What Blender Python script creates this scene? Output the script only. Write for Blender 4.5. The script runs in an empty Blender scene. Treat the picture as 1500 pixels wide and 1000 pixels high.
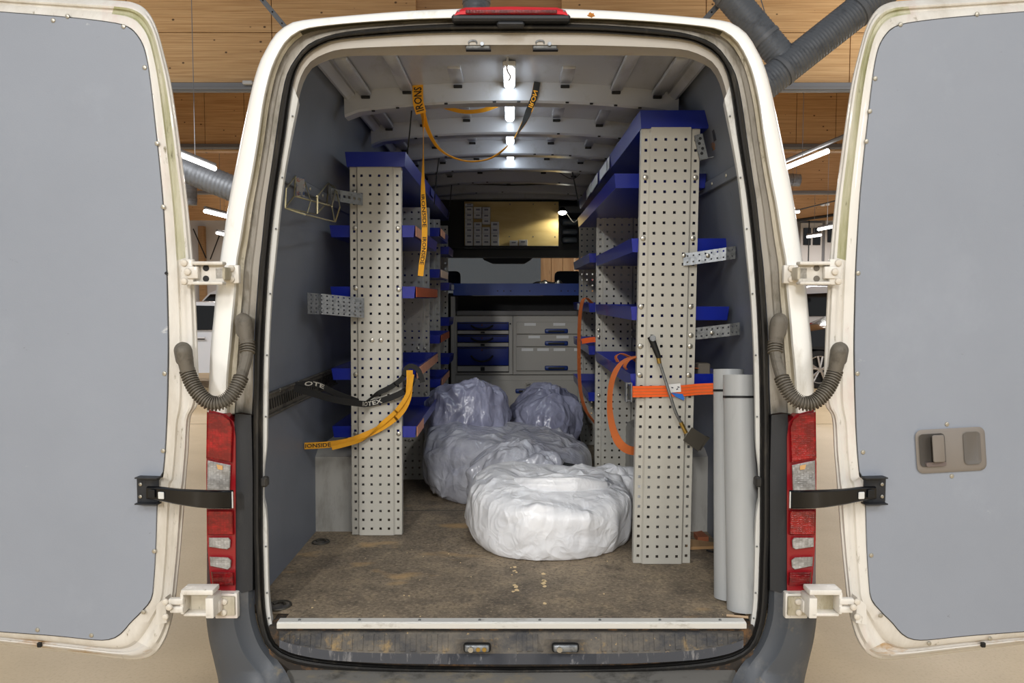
import bpy, bmesh, math, random
import numpy as np
from mathutils import Vector, Matrix, noise
random.seed(7)
R = math.radians
S = bpy.context.scene
COL = S.collection

# ------------------------------------------------------------------ camera
FPX = 1100.0
CAM = Vector((0.0022, -2.40, 1.75))
PITCH = math.atan(63 / FPX)
cam_d = bpy.data.cameras.new('camera'); cam_d.sensor_width = 36; cam_d.lens = FPX / 1500 * 36
cam_d.clip_start = 0.05; cam_d.clip_end = 200
cam = bpy.data.objects.new('camera', cam_d); COL.objects.link(cam)
cam.location = CAM; cam.rotation_euler = (R(90) - PITCH, 0, 0)
S.camera = cam
# ------------------------------------------------------------------ world, exposure
w = bpy.data.worlds.new('world'); S.world = w; w.use_nodes = True
bg = w.node_tree.nodes['Background']; bg.inputs[0].default_value = (0.95, 0.975, 1.0, 1); bg.inputs[1].default_value = 0.34
vs = S.view_settings; vs.view_transform = 'Standard'; vs.look = 'None'; vs.exposure = 0.0; vs.gamma = 1; vs.use_curve_mapping = False
def area(name, loc, rot, sx, sy, power, col=(1, .985, .965)):
    l = bpy.data.lights.new(name, 'AREA'); l.shape = 'RECTANGLE'; l.size = sx; l.size_y = sy; l.energy = power; l.color = col
    o = bpy.data.objects.new(name, l); COL.objects.link(o); o.location = loc; o.rotation_euler = rot
    return o
# rows of the hall's ceiling lamps (unseen, behind the camera, no fixtures built)
HALL_LAMPS = [(-4.2, -4.6, 150), (0.0, -4.6, 110), (4.2, -4.6, 170), (-2.3, -10.5, 640), (4.5, -10.0, 160)]
for (lx, ly, pw_) in HALL_LAMPS:
    area('unseen_hall_light', (lx, ly, 5.10), (R(25) if ly < -8 else 0, 0, 0), .4, 2.6, pw_)
for (lx, ly, up, dn) in [(-6.5, 8.0, 40, 170), (6.5, 8.0, 120, 230), (0, 13.5, 60, 230), (-10.5, 18.0, 60, 260), (10.5, 18.0, 90, 260), (-10, 27, 80, 420), (12, 26, 80, 420)]:  # added unseen area lights that brighten the beams and far walls
    area('unseen_hall_light', (lx, ly, 4.75), (R(180), 0, 0), 3, .6, up)
    area('unseen_hall_light', (lx, ly, 4.7), (0, 0, 0), 3, .6, dn)

# ------------------------------------------------------------------ pixel to world
FWD = Vector((0, math.cos(PITCH), -math.sin(PITCH))); UPV = Vector((0, math.sin(PITCH), math.cos(PITCH)))
def ray(px, py): return Vector((1, 0, 0)) * (px - 750) / FPX + UPV * (500 - py) / FPX + FWD
def P(px, py, Y):
    d = ray(px, py); return CAM + d * ((Y - CAM.y) / d.y)
def PX(px, py, X):
    d = ray(px, py); return CAM + d * ((X - CAM.x) / d.x)
def PZ(px, py, Z):
    d = ray(px, py); return CAM + d * ((Z - CAM.z) / d.z)
def PN(px, py, pt, n):
    d = ray(px, py); return CAM + d * ((pt - CAM).dot(n) / d.dot(n))
F = 0.686        # load floor height

# ------------------------------------------------------------------ materials
MATS = {}
def ramp_mix(nt, fac, a, b):
    m = nt.nodes.new('ShaderNodeMix'); m.data_type = 'RGBA'
    nt.links.new(fac, m.inputs[0])
    for i, c in ((6, a), (7, b)):
        if hasattr(c, 'is_linked') or hasattr(c, 'links'): nt.links.new(c, m.inputs[i])
        else: m.inputs[i].default_value = (*c, 1)
    return m.outputs[2]
def coords(nt, sc=(1, 1, 1), kind='Object'):
    t = nt.nodes.new('ShaderNodeTexCoord'); mp = nt.nodes.new('ShaderNodeMapping'); mp.inputs['Scale'].default_value = sc
    nt.links.new(t.outputs[kind], mp.inputs['Vector']); return mp.outputs[0]
def nz(nt, vec, scale, detail=6, rough=.6, dist=0):
    n = nt.nodes.new('ShaderNodeTexNoise'); n.inputs['Scale'].default_value = scale; n.inputs['Detail'].default_value = detail
    n.inputs['Roughness'].default_value = rough; n.inputs['Distortion'].default_value = dist
    nt.links.new(vec, n.inputs['Vector']); return n.outputs['Fac']
def rng(nt, v, a, b, lo=0., hi=1.):
    m = nt.nodes.new('ShaderNodeMapRange'); m.inputs[1].default_value = a; m.inputs[2].default_value = b
    m.inputs[3].default_value = lo; m.inputs[4].default_value = hi; m.clamp = True
    nt.links.new(v, m.inputs[0]); return m.outputs[0]
def base(name):
    m = bpy.data.materials.new(name); m.use_nodes = True; nt = m.node_tree
    return m, nt, nt.nodes['Principled BSDF']
def srgb(r, g, b):
    f = lambda c: (c / 255 / 12.92) if c / 255 <= .04045 else ((c / 255 + .055) / 1.055) ** 2.4
    return (f(r), f(g), f(b))
def mat(name, col, rough=.5, metal=0., spots=None, bump=0., bscale=60., coat=0., emit=None, estr=0., alpha=None, trans=0., var=.0, vscale=3., sc=(1, 1, 1), spec=.5):
    """plain surface; spots = list of (colour, noise scale, lo, hi, stretch)"""
    if name in MATS: return MATS[name]
    m, nt, b = base(name)
    b.inputs['Roughness'].default_value = rough; b.inputs['Metallic'].default_value = metal
    b.inputs['Coat Weight'].default_value = coat; b.inputs['Transmission Weight'].default_value = trans
    b.inputs['Specular IOR Level'].default_value = spec
    b.inputs['Base Color'].default_value = (*col, 1)
    cur = col
    if var > 0:
        v = nz(nt, coords(nt, sc), vscale, 8, .65)
        lo = tuple(c * (1 - var) for c in col); hi = tuple(min(1, c * (1 + var * .6)) for c in col)
        cur = ramp_mix(nt, rng(nt, v, .3, .7), lo, hi)
    for sp in (spots or []):
        c2, s2, a, bb, st = sp
        v = nz(nt, coords(nt, st), s2, 8, .7)
        cur = ramp_mix(nt, rng(nt, v, a, bb), cur, c2)
    if cur is not col: nt.links.new(cur, b.inputs['Base Color'])
    if bump > 0:
        v = nz(nt, coords(nt, sc), bscale, 4)
        bp = nt.nodes.new('ShaderNodeBump'); bp.inputs['Strength'].default_value = bump; bp.inputs['Distance'].default_value = .01
        nt.links.new(v, bp.inputs['Height']); nt.links.new(bp.outputs[0], b.inputs['Normal'])
    if emit: b.inputs['Emission Color'].default_value = (*emit, 1); b.inputs['Emission Strength'].default_value = estr
    MATS[name] = m; return m

WHITE = srgb(247, 246, 241)
DIRT = srgb(120, 105, 78); ALGAE = srgb(120, 122, 62); RUST = srgb(150, 95, 40)
m_white = mat('white_paint', WHITE, .35, spots=[(srgb(205, 200, 186), 9, .55, .8, (1, 1, .4)), (srgb(150, 140, 115), 40, .70, .78, (1, 1, .5))], coat=.3)
m_frame = mat('door_frame_paint', srgb(226, 222, 214), .42, spots=[(srgb(190, 182, 168), 5, .45, .75, (1, 1, .25)), (srgb(215, 190, 184), 3, .55, .75, (1, 1, .4)), (srgb(130, 120, 92), 35, .62, .72, (1, 1, .35))], coat=.15)
m_algae = mat('algae_streaked_paint', srgb(212, 208, 190), .5, spots=[(srgb(150, 150, 98), 7, .38, .66, (1, 1, .18)), (srgb(88, 84, 55), 45, .6, .72, (1, 1, .3))])
m_rustrim = mat('rusty_bottom_paint', srgb(205, 200, 192), .5, spots=[(srgb(176, 140, 90), 12, .52, .68, (.5, 1, 2)), (srgb(110, 70, 35), 40, .62, .72, (.6, 1, 1.4))])
m_gutter = mat('dirty_gutter_paint', srgb(196, 188, 170), .55, spots=[(srgb(140, 130, 98), 8, .42, .68, (1, 1, .3)), (srgb(82, 74, 48), 38, .58, .7, (1, 1, .35))])
m_gutter2 = mat('grey_gutter_metal', srgb(158, 152, 142), .5, spots=[(srgb(90, 84, 66), 14, .5, .72, (1, 1, .3))])
m_gutterdark = mat('mossy_gutter', srgb(86, 80, 58), .7, spots=[(srgb(48, 46, 28), 18, .4, .65, (.4, 1, 1)), (srgb(150, 142, 112), 30, .6, .75, (.5, 1, 1))])
m_rubber = mat('black_rubber', srgb(34, 33, 32), .55, spots=[(srgb(84, 78, 68), 25, .55, .75, (1, 1, .2))])
m_rubbergrey = mat('grey_rubber_tube', srgb(104, 98, 88), .62, spots=[(srgb(78, 72, 62), 30, .5, .7, (1, 1, 1))])
m_flange = mat('flange_paint', srgb(214, 214, 210), .42, spots=[(srgb(165, 160, 150), 20, .55, .75, (1, 1, .4))])
m_header = mat('header_shaded_paint', srgb(176, 170, 160), .5, spots=[(srgb(165, 152, 134), 8, .5, .75, (1, 1, 1))])  # darker tone puts the shade of the down-facing header into its colour
m_panel = mat('grey_ply_panel', srgb(146, 152, 163), .5, var=.05, vscale=1.6, spots=[(srgb(196, 198, 200), 9, .70, .75, (.6, 1, 1.3)), (srgb(112, 112, 112), 26, .69, .74, (.5, 1, 1)), (srgb(152, 158, 169), 3.2, .56, .74, (.6, 1, .5))], bump=.05, bscale=220)
m_liner = mat('grey_wall_liner', srgb(112, 118, 129), .5, var=.12, vscale=2.2, spots=[(srgb(70, 72, 76), 9, .70, .80, (1, .8, .6))], bump=.05, bscale=200)
m_roof = mat('roof_sheet_paint', srgb(170, 173, 180), .3, spots=[(srgb(140, 136, 128), 6, .55, .8, (1, .5, 1))], coat=.3)
m_edge = mat('panel_edge_dark', srgb(70, 68, 64), .7)
m_plastic = mat('black_trim_plastic', srgb(34, 36, 40), .55, bump=.08, bscale=300, spots=[(srgb(66, 66, 66), 8, .55, .8, (1, 1, .3))])
m_bumper = mat('dark_grey_bumper_plastic', srgb(74, 78, 84), .5, spots=[(srgb(112, 110, 106), 5, .55, .8, (1, 1, 1)), (srgb(122, 112, 92), 14, .62, .78, (1, 1, 1))], bump=.06, bscale=320)
m_bumpdirt = mat('dusty_bumper_step', srgb(108, 106, 102), .7, spots=[(srgb(142, 128, 98), 9, .5, .7, (.6, 1, 1)), (srgb(66, 64, 60), 14, .52, .68, (.6, 1, 1)), (srgb(170, 130, 70), 22, .66, .76, (1, 1, 1))])
m_step = mat('dusty_black_step', srgb(62, 62, 64), .75, spots=[(srgb(112, 104, 92), 10, .38, .66, (.7, 1, 1)), (srgb(150, 126, 86), 12, .57, .7, (1, .6, 1)), (srgb(190, 160, 110), 60, .64, .72, (1, 1, 1))], bump=.3, bscale=90)
m_stepface = mat('scuffed_step_edge', srgb(58, 60, 66), .6, spots=[(srgb(130, 128, 128), 30, .56, .7, (1.4, 1, .25))])
m_alu = mat('aluminium', srgb(216, 215, 210), .42, .25, spots=[(srgb(140, 132, 118), 20, .55, .75, (.4, 1, 1))])
m_galv = mat('galvanised_steel', srgb(150, 154, 158), .42, .75, spots=[(srgb(112, 116, 120), 60, .45, .65, (1, 1, 1))])
m_galvdark = mat('galvanised_dull', srgb(128, 130, 130), .5, .6, spots=[(srgb(84, 86, 86), 60, .5, .7, (1, 1, 1))])
m_zinc = mat('zinc_wire', srgb(176, 166, 130), .4, .8)
m_bolt = mat('bolt_steel', srgb(178, 174, 164), .35, .85)
m_screw = mat('screw_head', srgb(190, 184, 170), .4, .7)
m_peg = mat('upright_light_grey', srgb(184, 181, 171), .48, var=.04, vscale=4, spots=[(srgb(150, 146, 136), 14, .68, .78, (1, 1, .5))])
m_pegback = m_peg
m_blue = mat('blue_tray_enamel', srgb(4, 30, 140), .33, coat=.25, spots=[(srgb(30, 52, 150), 8, .58, .8, (1, 1, 1))])
m_bluedark = mat('blue_plastic', srgb(10, 36, 120), .45)
m_salmon = mat('faded_orange_label', srgb(214, 150, 118), .55, var=.15, vscale=14)
m_labelbrown = mat('orange_brown_label', srgb(176, 84, 40), .55, var=.1, vscale=14)
m_paper = mat('white_paper', srgb(228, 228, 226), .7)
m_ink = mat('dark_ink', srgb(45, 48, 60), .7)
m_blackstrap = mat('black_webbing', srgb(22, 22, 22), .75, bump=.2, bscale=400)
m_yellow = mat('yellow_webbing', srgb(226, 160, 24), .7, bump=.2, bscale=400, var=.12, vscale=20)
m_orange = mat('orange_webbing', srgb(240, 96, 20), .65, bump=.2, bscale=400, var=.1, vscale=25)
m_orangedull = mat('dull_orange_webbing', srgb(196, 104, 50), .7, bump=.2, bscale=400)
m_print = mat('black_print', srgb(20, 18, 14), .7)
m_printw = mat('pale_print', srgb(190, 186, 176), .7)
m_cab = mat('grey_cabinet_enamel', srgb(172, 168, 160), .45, var=.03)
m_cabdark = mat('cabinet_gap', srgb(50, 50, 52), .7)
m_black = mat('matt_black', srgb(14, 14, 15), .6)
m_brass = mat('brass', srgb(168, 138, 72), .35, .8)
m_plate = mat('dark_steel_plate', srgb(70, 66, 58), .5, .4)
m_pvc = mat('grey_pvc', srgb(176, 178, 178), .42, spots=[(srgb(140, 142, 142), 7, .55, .8, (1, 1, .2)), (srgb(100, 100, 96), 40, .72, .78, (1, 1, .6))])
m_ledbody = mat('lamp_housing_grey', srgb(200, 202, 204), .4)
m_led = mat('led_diffuser', (.9, .95, 1), .4, emit=(.84, .93, 1), estr=22)
m_tube = mat('hall_tube_glow', (1, 1, 1), .4, emit=(1, .97, .92), estr=9)
m_spotled = mat('work_lamp_glow', (1, 1, 1), .4, emit=(1, .98, .85), estr=30)
m_duct = mat('spiral_duct_steel', srgb(120, 124, 130), .5, .35, spots=[(srgb(80, 84, 90), 8, .5, .75, (1, 1, 1))])
m_steel = mat('grey_steel', srgb(130, 132, 136), .5, .4)
m_wallw = mat('hall_white_wall', srgb(206, 204, 204), .8)
m_wallg = mat('hall_grey_wall', srgb(128, 128, 132), .8)
m_carw = mat('car_white', srgb(226, 228, 234), .2, coat=.6)
m_carb = mat('car_black', srgb(14, 14, 16), .12, coat=.8)
m_carg = mat('car_glass', srgb(8, 9, 11), .06, coat=.5)
m_tyre = mat('tyre', srgb(22, 22, 23), .8)
m_rim = mat('alloy', srgb(178, 174, 172), .3, .8)
m_seat = mat('seat_fabric', srgb(60, 72, 88), .85)
m_wood_plain = mat('pale_batten', srgb(232, 196, 158), .6)
m_red = mat('red_plastic', srgb(205, 4, 26), .35, spec=.25)

def lens_mat(name, col, rough=.18, scale=105, spots=None, emit=0):
    m, nt, b = base(name); b.inputs['Roughness'].default_value = rough; b.inputs['Coat Weight'].default_value = .25
    co = coords(nt, (1, 1, 1))
    v = nt.nodes.new('ShaderNodeTexVoronoi'); v.inputs['Scale'].default_value = scale; v.inputs['Randomness'].default_value = .12; v.distance = 'CHEBYCHEV'; nt.links.new(coords(nt, (1, .2, 1.5)), v.inputs['Vector'])
    n = nz(nt, coords(nt, (1, 1, 1.6)), 26, 3)
    cc = ramp_mix(nt, rng(nt, n, .42, .68), col, spots or tuple(min(1, c * 2.0 + .01) for c in col))
    cc2 = ramp_mix(nt, rng(nt, v.outputs['Distance'], .0, .7), cc, tuple(c * .22 for c in col))
    nt.links.new(cc2, b.inputs['Base Color'])
    bp = nt.nodes.new('ShaderNodeBump'); bp.inputs['Strength'].default_value = .6; bp.inputs['Distance'].default_value = .004
    nt.links.new(v.outputs['Distance'], bp.inputs['Height']); nt.links.new(bp.outputs[0], b.inputs['Normal'])
    MATS[name] = m; return m
m_lensred = lens_mat('red_lens', srgb(150, 6, 14), spots=srgb(224, 20, 30))
m_lensdark = lens_mat('dark_red_lens', srgb(112, 6, 14), spots=srgb(180, 14, 24))
m_lensclear = lens_mat('clear_lens', srgb(176, 173, 168), rough=.12, spots=srgb(240, 238, 234))
m_redflat = mat('red_lens_border', srgb(138, 14, 24), .3, coat=.3)

def wood_mat(name, c0, c1, knot, gscale=(.5, .5, 9), kscale=(1.6, 1, 5.5)):
    m, nt, b = base(name); b.inputs['Roughness'].default_value = .55
    g = nz(nt, coords(nt, gscale), 2.4, 8, .62, .4)
    cc = ramp_mix(nt, rng(nt, g, .36, .64), c0, c1)
    g2 = nz(nt, coords(nt, (gscale[0] * .6, gscale[1], gscale[2] * .35)), 3, 3)
    cc = ramp_mix(nt, rng(nt, g2, .5, .8, 0, .45), cc, knot)
    v = nt.nodes.new('ShaderNodeTexVoronoi'); v.inputs['Scale'].default_value = 1.3; v.inputs['Randomness'].default_value = 1
    nt.links.new(coords(nt, kscale), v.inputs['Vector'])
    sx = nt.nodes.new('ShaderNodeSeparateColor'); nt.links.new(v.outputs['Color'], sx.inputs[0])
    mm = nt.nodes.new('ShaderNodeMath'); mm.operation = 'MULTIPLY'; nt.links.new(rng(nt, v.outputs['Distance'], .07, .12, 1, 0), mm.inputs[0]); nt.links.new(rng(nt, sx.outputs[0], .15, .22), mm.inputs[1])
    cc = ramp_mix(nt, mm.outputs[0], cc, tuple(c * .3 for c in knot))
    nt.links.new(cc, b.inputs['Base Color']); MATS[name] = m; return m
m_wood = wood_mat('spruce_panel', srgb(214, 178, 130), srgb(182, 142, 94), srgb(146, 106, 66), (.35, .5, 20), (3.4, 1, 4.6))
m_wooddark = wood_mat('spruce_beam', srgb(188, 152, 108), srgb(156, 118, 78), srgb(124, 88, 54), (.35, .5, 20), (3.4, 1, 4.6))
m_ply = wood_mat('plywood', srgb(214, 190, 130), srgb(198, 170, 108), srgb(170, 136, 80), (1, 1, 5), (1, 1, 1))
m_plank = wood_mat('wall_plank', srgb(206, 160, 112), srgb(188, 138, 90), srgb(150, 100, 60), (9, .5, .6), (3, 1, 1))

def floor_mat():
    m, nt, b = base('worn_load_floor'); b.inputs['Roughness'].default_value = .72
    co = coords(nt)
    n1 = nz(nt, co, 2.3, 8, .68, .3); n2 = nz(nt, co, 9, 8, .7); n3 = nz(nt, coords(nt, (1.2, 1, 1)), 60, 4, .7)
    cc = ramp_mix(nt, rng(nt, n1, .34, .66), srgb(96, 86, 74), srgb(148, 132, 110))
    cc = ramp_mix(nt, rng(nt, n2, .5, .72, 0, .6), cc, srgb(172, 152, 122))
    cc = ramp_mix(nt, rng(nt, n2, .46, .28, 0, .8), cc, srgb(66, 58, 50))
    cc = ramp_mix(nt, rng(nt, n3, .48, .68, 0, .75), cc, srgb(72, 64, 54))
    n5 = nz(nt, coords(nt, (.5, 1, 1)), 130, 3, .7); cc = ramp_mix(nt, rng(nt, n5, .52, .7, 0, .55), cc, srgb(188, 170, 142))
    n4 = nz(nt, coords(nt, (1, 1.5, 1)), 3.4, 3, .5)
    cc = ramp_mix(nt, rng(nt, n4, .62, .74, 0, .7), cc, srgb(196, 160, 108))
    sp = nz(nt, co, 38, 6, .75); cc = ramp_mix(nt, rng(nt, sp, .715, .74), cc, srgb(214, 188, 146))
    nt.links.new(cc, b.inputs['Base Color'])
    wv = nt.nodes.new('ShaderNodeTexChecker'); wv.inputs['Scale'].default_value = 140; nt.links.new(co, wv.inputs['Vector'])
    ad = nt.nodes.new('ShaderNodeMath'); ad.operation = 'ADD'; nt.links.new(wv.outputs['Fac'], ad.inputs[0]); nt.links.new(n3, ad.inputs[1])
    bp = nt.nodes.new('ShaderNodeBump'); bp.inputs['Strength'].default_value = .35; bp.inputs['Distance'].default_value = .003
    nt.links.new(ad.outputs[0], bp.inputs['Height']); nt.links.new(bp.outputs[0], b.inputs['Normal'])
    return m
m_loadfloor = floor_mat()
def hall_floor_mat():
    m, nt, b = base('beige_hall_floor'); b.inputs['Roughness'].default_value = .45
    co = coords(nt)
    n = nz(nt, co, 1.3, 6); n2 = nz(nt, co, 70, 3)
    cc = ramp_mix(nt, rng(nt, n, .3, .7), srgb(206, 184, 148), srgb(188, 166, 128))
    cc = ramp_mix(nt, rng(nt, n2, .5, .75, 0, .5), cc, srgb(168, 144, 104))
    nt.links.new(cc, b.inputs['Base Color']); return m
m_hallfloor = hall_floor_mat()
def plastic_bag_mat(name, c0, c1, rough, trans=0.):
    m, nt, b = base(name); b.inputs['Roughness'].default_value = rough; b.inputs['Specular IOR Level'].default_value = .6
    b.inputs['Coat Weight'].default_value = .35; b.inputs['Coat Roughness'].default_value = .18
    n = nz(nt, coords(nt), 4, 6); nt.links.new(ramp_mix(nt, rng(nt, n, .35, .7), c0, c1), b.inputs['Base Color'])
    n1 = nz(nt, coords(nt, (1, 1, .7)), 5.5, 1.5, .4, 1.2); n2 = nz(nt, coords(nt, (1, 1, .8)), 15, 2, .45, .9)
    def fold(x):
        a = nt.nodes.new('ShaderNodeMath'); a.operation = 'SUBTRACT'; nt.links.new(x, a.inputs[0]); a.inputs[1].default_value = .5
        b2 = nt.nodes.new('ShaderNodeMath'); b2.operation = 'ABSOLUTE'; nt.links.new(a.outputs[0], b2.inputs[0]); return b2.outputs[0]
    ad = nt.nodes.new('ShaderNodeMath'); ad.operation = 'MULTIPLY_ADD'; nt.links.new(fold(n2), ad.inputs[0]); ad.inputs[1].default_value = .4; nt.links.new(fold(n1), ad.inputs[2])
    bp = nt.nodes.new('ShaderNodeBump'); bp.inputs['Strength'].default_value = .55; bp.inputs['Distance'].default_value = .05; bp.invert = True
    nt.links.new(ad.outputs[0], bp.inputs['Height']); nt.links.new(bp.outputs[0], b.inputs['Normal'])
    MATS[name] = m; return m
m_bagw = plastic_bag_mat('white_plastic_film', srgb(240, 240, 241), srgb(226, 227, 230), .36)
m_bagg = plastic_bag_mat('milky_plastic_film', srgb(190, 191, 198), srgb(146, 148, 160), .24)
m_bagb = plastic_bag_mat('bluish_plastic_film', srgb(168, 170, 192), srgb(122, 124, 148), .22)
def glass_mat():
    m, nt, b = base('window_glass'); b.inputs['Base Color'].default_value = (.85, .9, .92, 1); b.inputs['Roughness'].default_value = .02
    b.inputs['Transmission Weight'].default_value = 1; b.inputs['IOR'].default_value = 1.45; return m
m_glass = glass_mat()

# ------------------------------------------------------------------ mesh helpers
WORG = {}
def org(o): return WORG[o.name] if o else Vector((0, 0, 0))
class MB:
    def __init__(s): s.v = []; s.f = []; s.mi = []; s.cur = 0
    def add(s, vs, fs):
        n = len(s.v); s.v += [Vector(v) for v in vs]
        for f in fs: s.f.append([n + i for i in f]); s.mi.append(s.cur)
        return s
    def box(s, c, size, rot=None, bev=0., seg=1):
        bm = bmesh.new(); bmesh.ops.create_cube(bm, size=1)
        for v in bm.verts: v.co = Vector((v.co.x * size[0], v.co.y * size[1], v.co.z * size[2]))
        if bev > 0: bmesh.ops.bevel(bm, geom=list(bm.edges), offset=bev, segments=seg, affect='EDGES', profile=.5)
        M = Matrix.Translation(Vector(c)) @ (rot.to_4x4() if rot is not None else Matrix())
        bm.verts.index_update()
        s.add([M @ v.co for v in bm.verts], [[v.index for v in f.verts] for f in bm.faces]); bm.free(); return s
    def cyl(s, p0, p1, r0, r1=None, n=16, cap=True):
        p0 = Vector(p0); p1 = Vector(p1); r1 = r0 if r1 is None else r1
        d = (p1 - p0).normalized(); a = d.orthogonal().normalized(); b = d.cross(a)
        vs = []
        for p, r in ((p0, r0), (p1, r1)):
            for i in range(n):
                t = 2 * math.pi * i / n; vs.append(p + (a * math.cos(t) + b * math.sin(t)) * r)
        fs = [[i, (i + 1) % n, n + (i + 1) % n, n + i] for i in range(n)]
        if cap: fs += [list(range(n - 1, -1, -1)), list(range(n, 2 * n))]
        return s.add(vs, fs)
    def tube(s, pts, rad, n=10, cap=True, flat=None):
        pts = [Vector(p) for p in pts]; m = len(pts); vs = []; a = None
        for i, p in enumerate(pts):
            d = (pts[min(i + 1, m - 1)] - pts[max(i - 1, 0)]).normalized()
            if a is None: a = d.orthogonal().normalized()
            a = (a - d * a.dot(d)).normalized(); b = d.cross(a)
            r = rad(i / (m - 1)) if callable(rad) else rad
            for k in range(n):
                t = 2 * math.pi * k / n; vs.append(p + (a * math.cos(t) + b * math.sin(t)) * r)
        fs = [[i * n + k, i * n + (k + 1) % n, (i + 1) * n + (k + 1) % n, (i + 1) * n + k] for i in range(m - 1) for k in range(n)]
        if cap: fs += [list(range(n - 1, -1, -1)), list(range((m - 1) * n, m * n))]
        return s.add(vs, fs)
    def grid(s, rows, closed=False, close_rows=False):
        m = len(rows); n = len(rows[0]); vs = [p for r in rows for p in r]
        fs = []
        for i in range(m if close_rows else m - 1):
            for k in range(n if closed else n - 1):
                fs.append([i * n + k, i * n + (k + 1) % n, ((i + 1) % m) * n + (k + 1) % n, ((i + 1) % m) * n + k])
        return s.add(vs, fs)
    def prism(s, poly, off):
        poly = [Vector(p) for p in poly]; n = len(poly); off = Vector(off)
        return s.add(poly + [p + off for p in poly], [list(range(n)), list(range(2 * n - 1, n - 1, -1))] + [[i, n + i, n + (i + 1) % n, (i + 1) % n] for i in range(n)])
    def mirror(s):
        n = len(s.v); s.v += [Vector((-v.x, v.y, v.z)) for v in s.v[:n]]
        fs = list(s.f); ms = list(s.mi)
        s.f += [[n + i for i in reversed(f)] for f in fs]; s.mi += ms; return s
    def flipx(s):
        s.v = [Vector((-v.x, v.y, v.z)) for v in s.v]; s.f = [list(reversed(f)) for f in s.f]; return s
    def build(s, name, mt, parent=None, smooth=35, at=None, fix=True):
        o0 = org(parent) if parent else (Vector(at) if at is not None else Vector((0, 0, 0)))
        me = bpy.data.meshes.new(name); me.from_pydata([tuple(v - o0) for v in s.v], [], s.f)
        mats = mt if isinstance(mt, (list, tuple)) else [mt]
        for q in mats: me.materials.append(q)
        for p, i in zip(me.polygons, s.mi): p.material_index = i
        if fix:
            bm = bmesh.new(); bm.from_mesh(me); bmesh.ops.remove_doubles(bm, verts=bm.verts, dist=1e-5); bmesh.ops.recalc_face_normals(bm, faces=bm.faces); bm.to_mesh(me); bm.free()
        if smooth:
            for p in me.polygons: p.use_smooth = True
            me.set_sharp_from_angle(angle=R(smooth))
        o = bpy.data.objects.new(name, me); COL.objects.link(o)
        if parent: o.parent = parent
        else: o.location = o0
        WORG[o.name] = o0
        return o
def thing(name, label, cat, loc, group=None):
    o = bpy.data.objects.new(name, None); COL.objects.link(o); o.location = Vector(loc); o.empty_display_size = .05
    WORG[o.name] = Vector(loc); o['label'] = label; o['category'] = cat
    if group: o['group'] = group
    return o
def tag(o, label, cat, group=None):
    o['label'] = label; o['category'] = cat
    if group: o['group'] = group
    return o
def struct(o): o['kind'] = 'structure'; return o
def inst(name, me, pos, parent, rot=None):
    o = bpy.data.objects.new(name, me); COL.objects.link(o); o.parent = parent; o.location = Vector(pos) - org(parent)
    if rot is not None: o.rotation_euler = rot
    WORG[o.name] = Vector(pos); return o
def catmull(pts, n):
    pts = [Vector(p) for p in pts]; out = []
    ext = [pts[0] * 2 - pts[1]] + pts + [pts[-1] * 2 - pts[-2]]
    for i in range(1, len(ext) - 2):
        p0, p1, p2, p3 = ext[i - 1:i + 3]
        for k in range(8):
            t = k / 8; out.append(.5 * ((2 * p1) + (p2 - p0) * t + (2 * p0 - 5 * p1 + 4 * p2 - p3) * t * t + (3 * p1 - p0 - 3 * p2 + p3) * t ** 3))
    out.append(pts[-1])
    return resample(out, n)
def resample(pts, n):
    L = [0]
    for a, b in zip(pts, pts[1:]): L.append(L[-1] + (b - a).length)
    res = []; j = 0
    for i in range(n):
        t = L[-1] * i / (n - 1)
        while j < len(L) - 2 and L[j + 1] < t: j += 1
        q = (t - L[j]) / max(1e-9, L[j + 1] - L[j]); res.append(pts[j].lerp(pts[j + 1], min(1, max(0, q))))
    return res
def V2(l): return [Vector((a, b, 0)) for a, b in l]
def dome(r, h, n=12):
    """bolt or screw head, axis towards -Y"""
    mb = MB(); rows = []
    for (k, d) in ((1, 0), (1, .3), (.85, .72), (.5, .95), (.12, 1)):
        rows.append([Vector((math.cos(2 * math.pi * i / n) * r * k, -h * d, math.sin(2 * math.pi * i / n) * r * k)) for i in range(n)])
    mb.grid(rows, closed=True); mb.add(rows[-1], [list(range(n))])
    o = mb.build('dome_source', m_bolt); me = o.data; bpy.data.objects.remove(o); return me
ME_BOLT = dome(.0105, .006); ME_BOLT.name = 'bolt_head'
ME_SCREW = dome(.0075, .004); ME_SCREW.materials[0] = m_screw; ME_SCREW.name = 'screw_head'
ME_STUD = dome(.006, .006); ME_STUD.materials[0] = m_galvdark; ME_STUD.name = 'stud_head'
m_wbolt = mat('painted_bolt', srgb(214, 206, 192), .45)
ME_WBOLT = dome(.0105, .007); ME_WBOLT.materials[0] = m_wbolt; ME_WBOLT.name = 'painted_bolt_head'
def ribbon(pts, wid, width, n=60, th=.0018, mb=None):
    """flat webbing along pts; wid = width direction (vector or list of vectors per control point)"""
    mb = mb or MB(); path = catmull(pts, n); w = wid if isinstance(wid, list) else [wid] * len(pts)
    rows = []
    for i, p in enumerate(path):
        t = i / (n - 1) * (len(w) - 1); k = min(int(t), len(w) - 2); wd = Vector(w[k]).lerp(Vector(w[k + 1]), t - k)
        d = (path[min(i + 1, n - 1)] - path[max(i - 1, 0)]).normalized(); wd = (wd - d * wd.dot(d)).normalized()
        nn = d.cross(wd).normalized() * th / 2; a = wd * width / 2
        rows.append([p - a - nn, p + a - nn, p + a + nn, p - a + nn])
    mb.grid(rows, closed=True); mb.add(rows[0], [[0, 1, 2, 3]]); mb.add(rows[-1], [[3, 2, 1, 0]])
    return mb, path, rows
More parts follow.
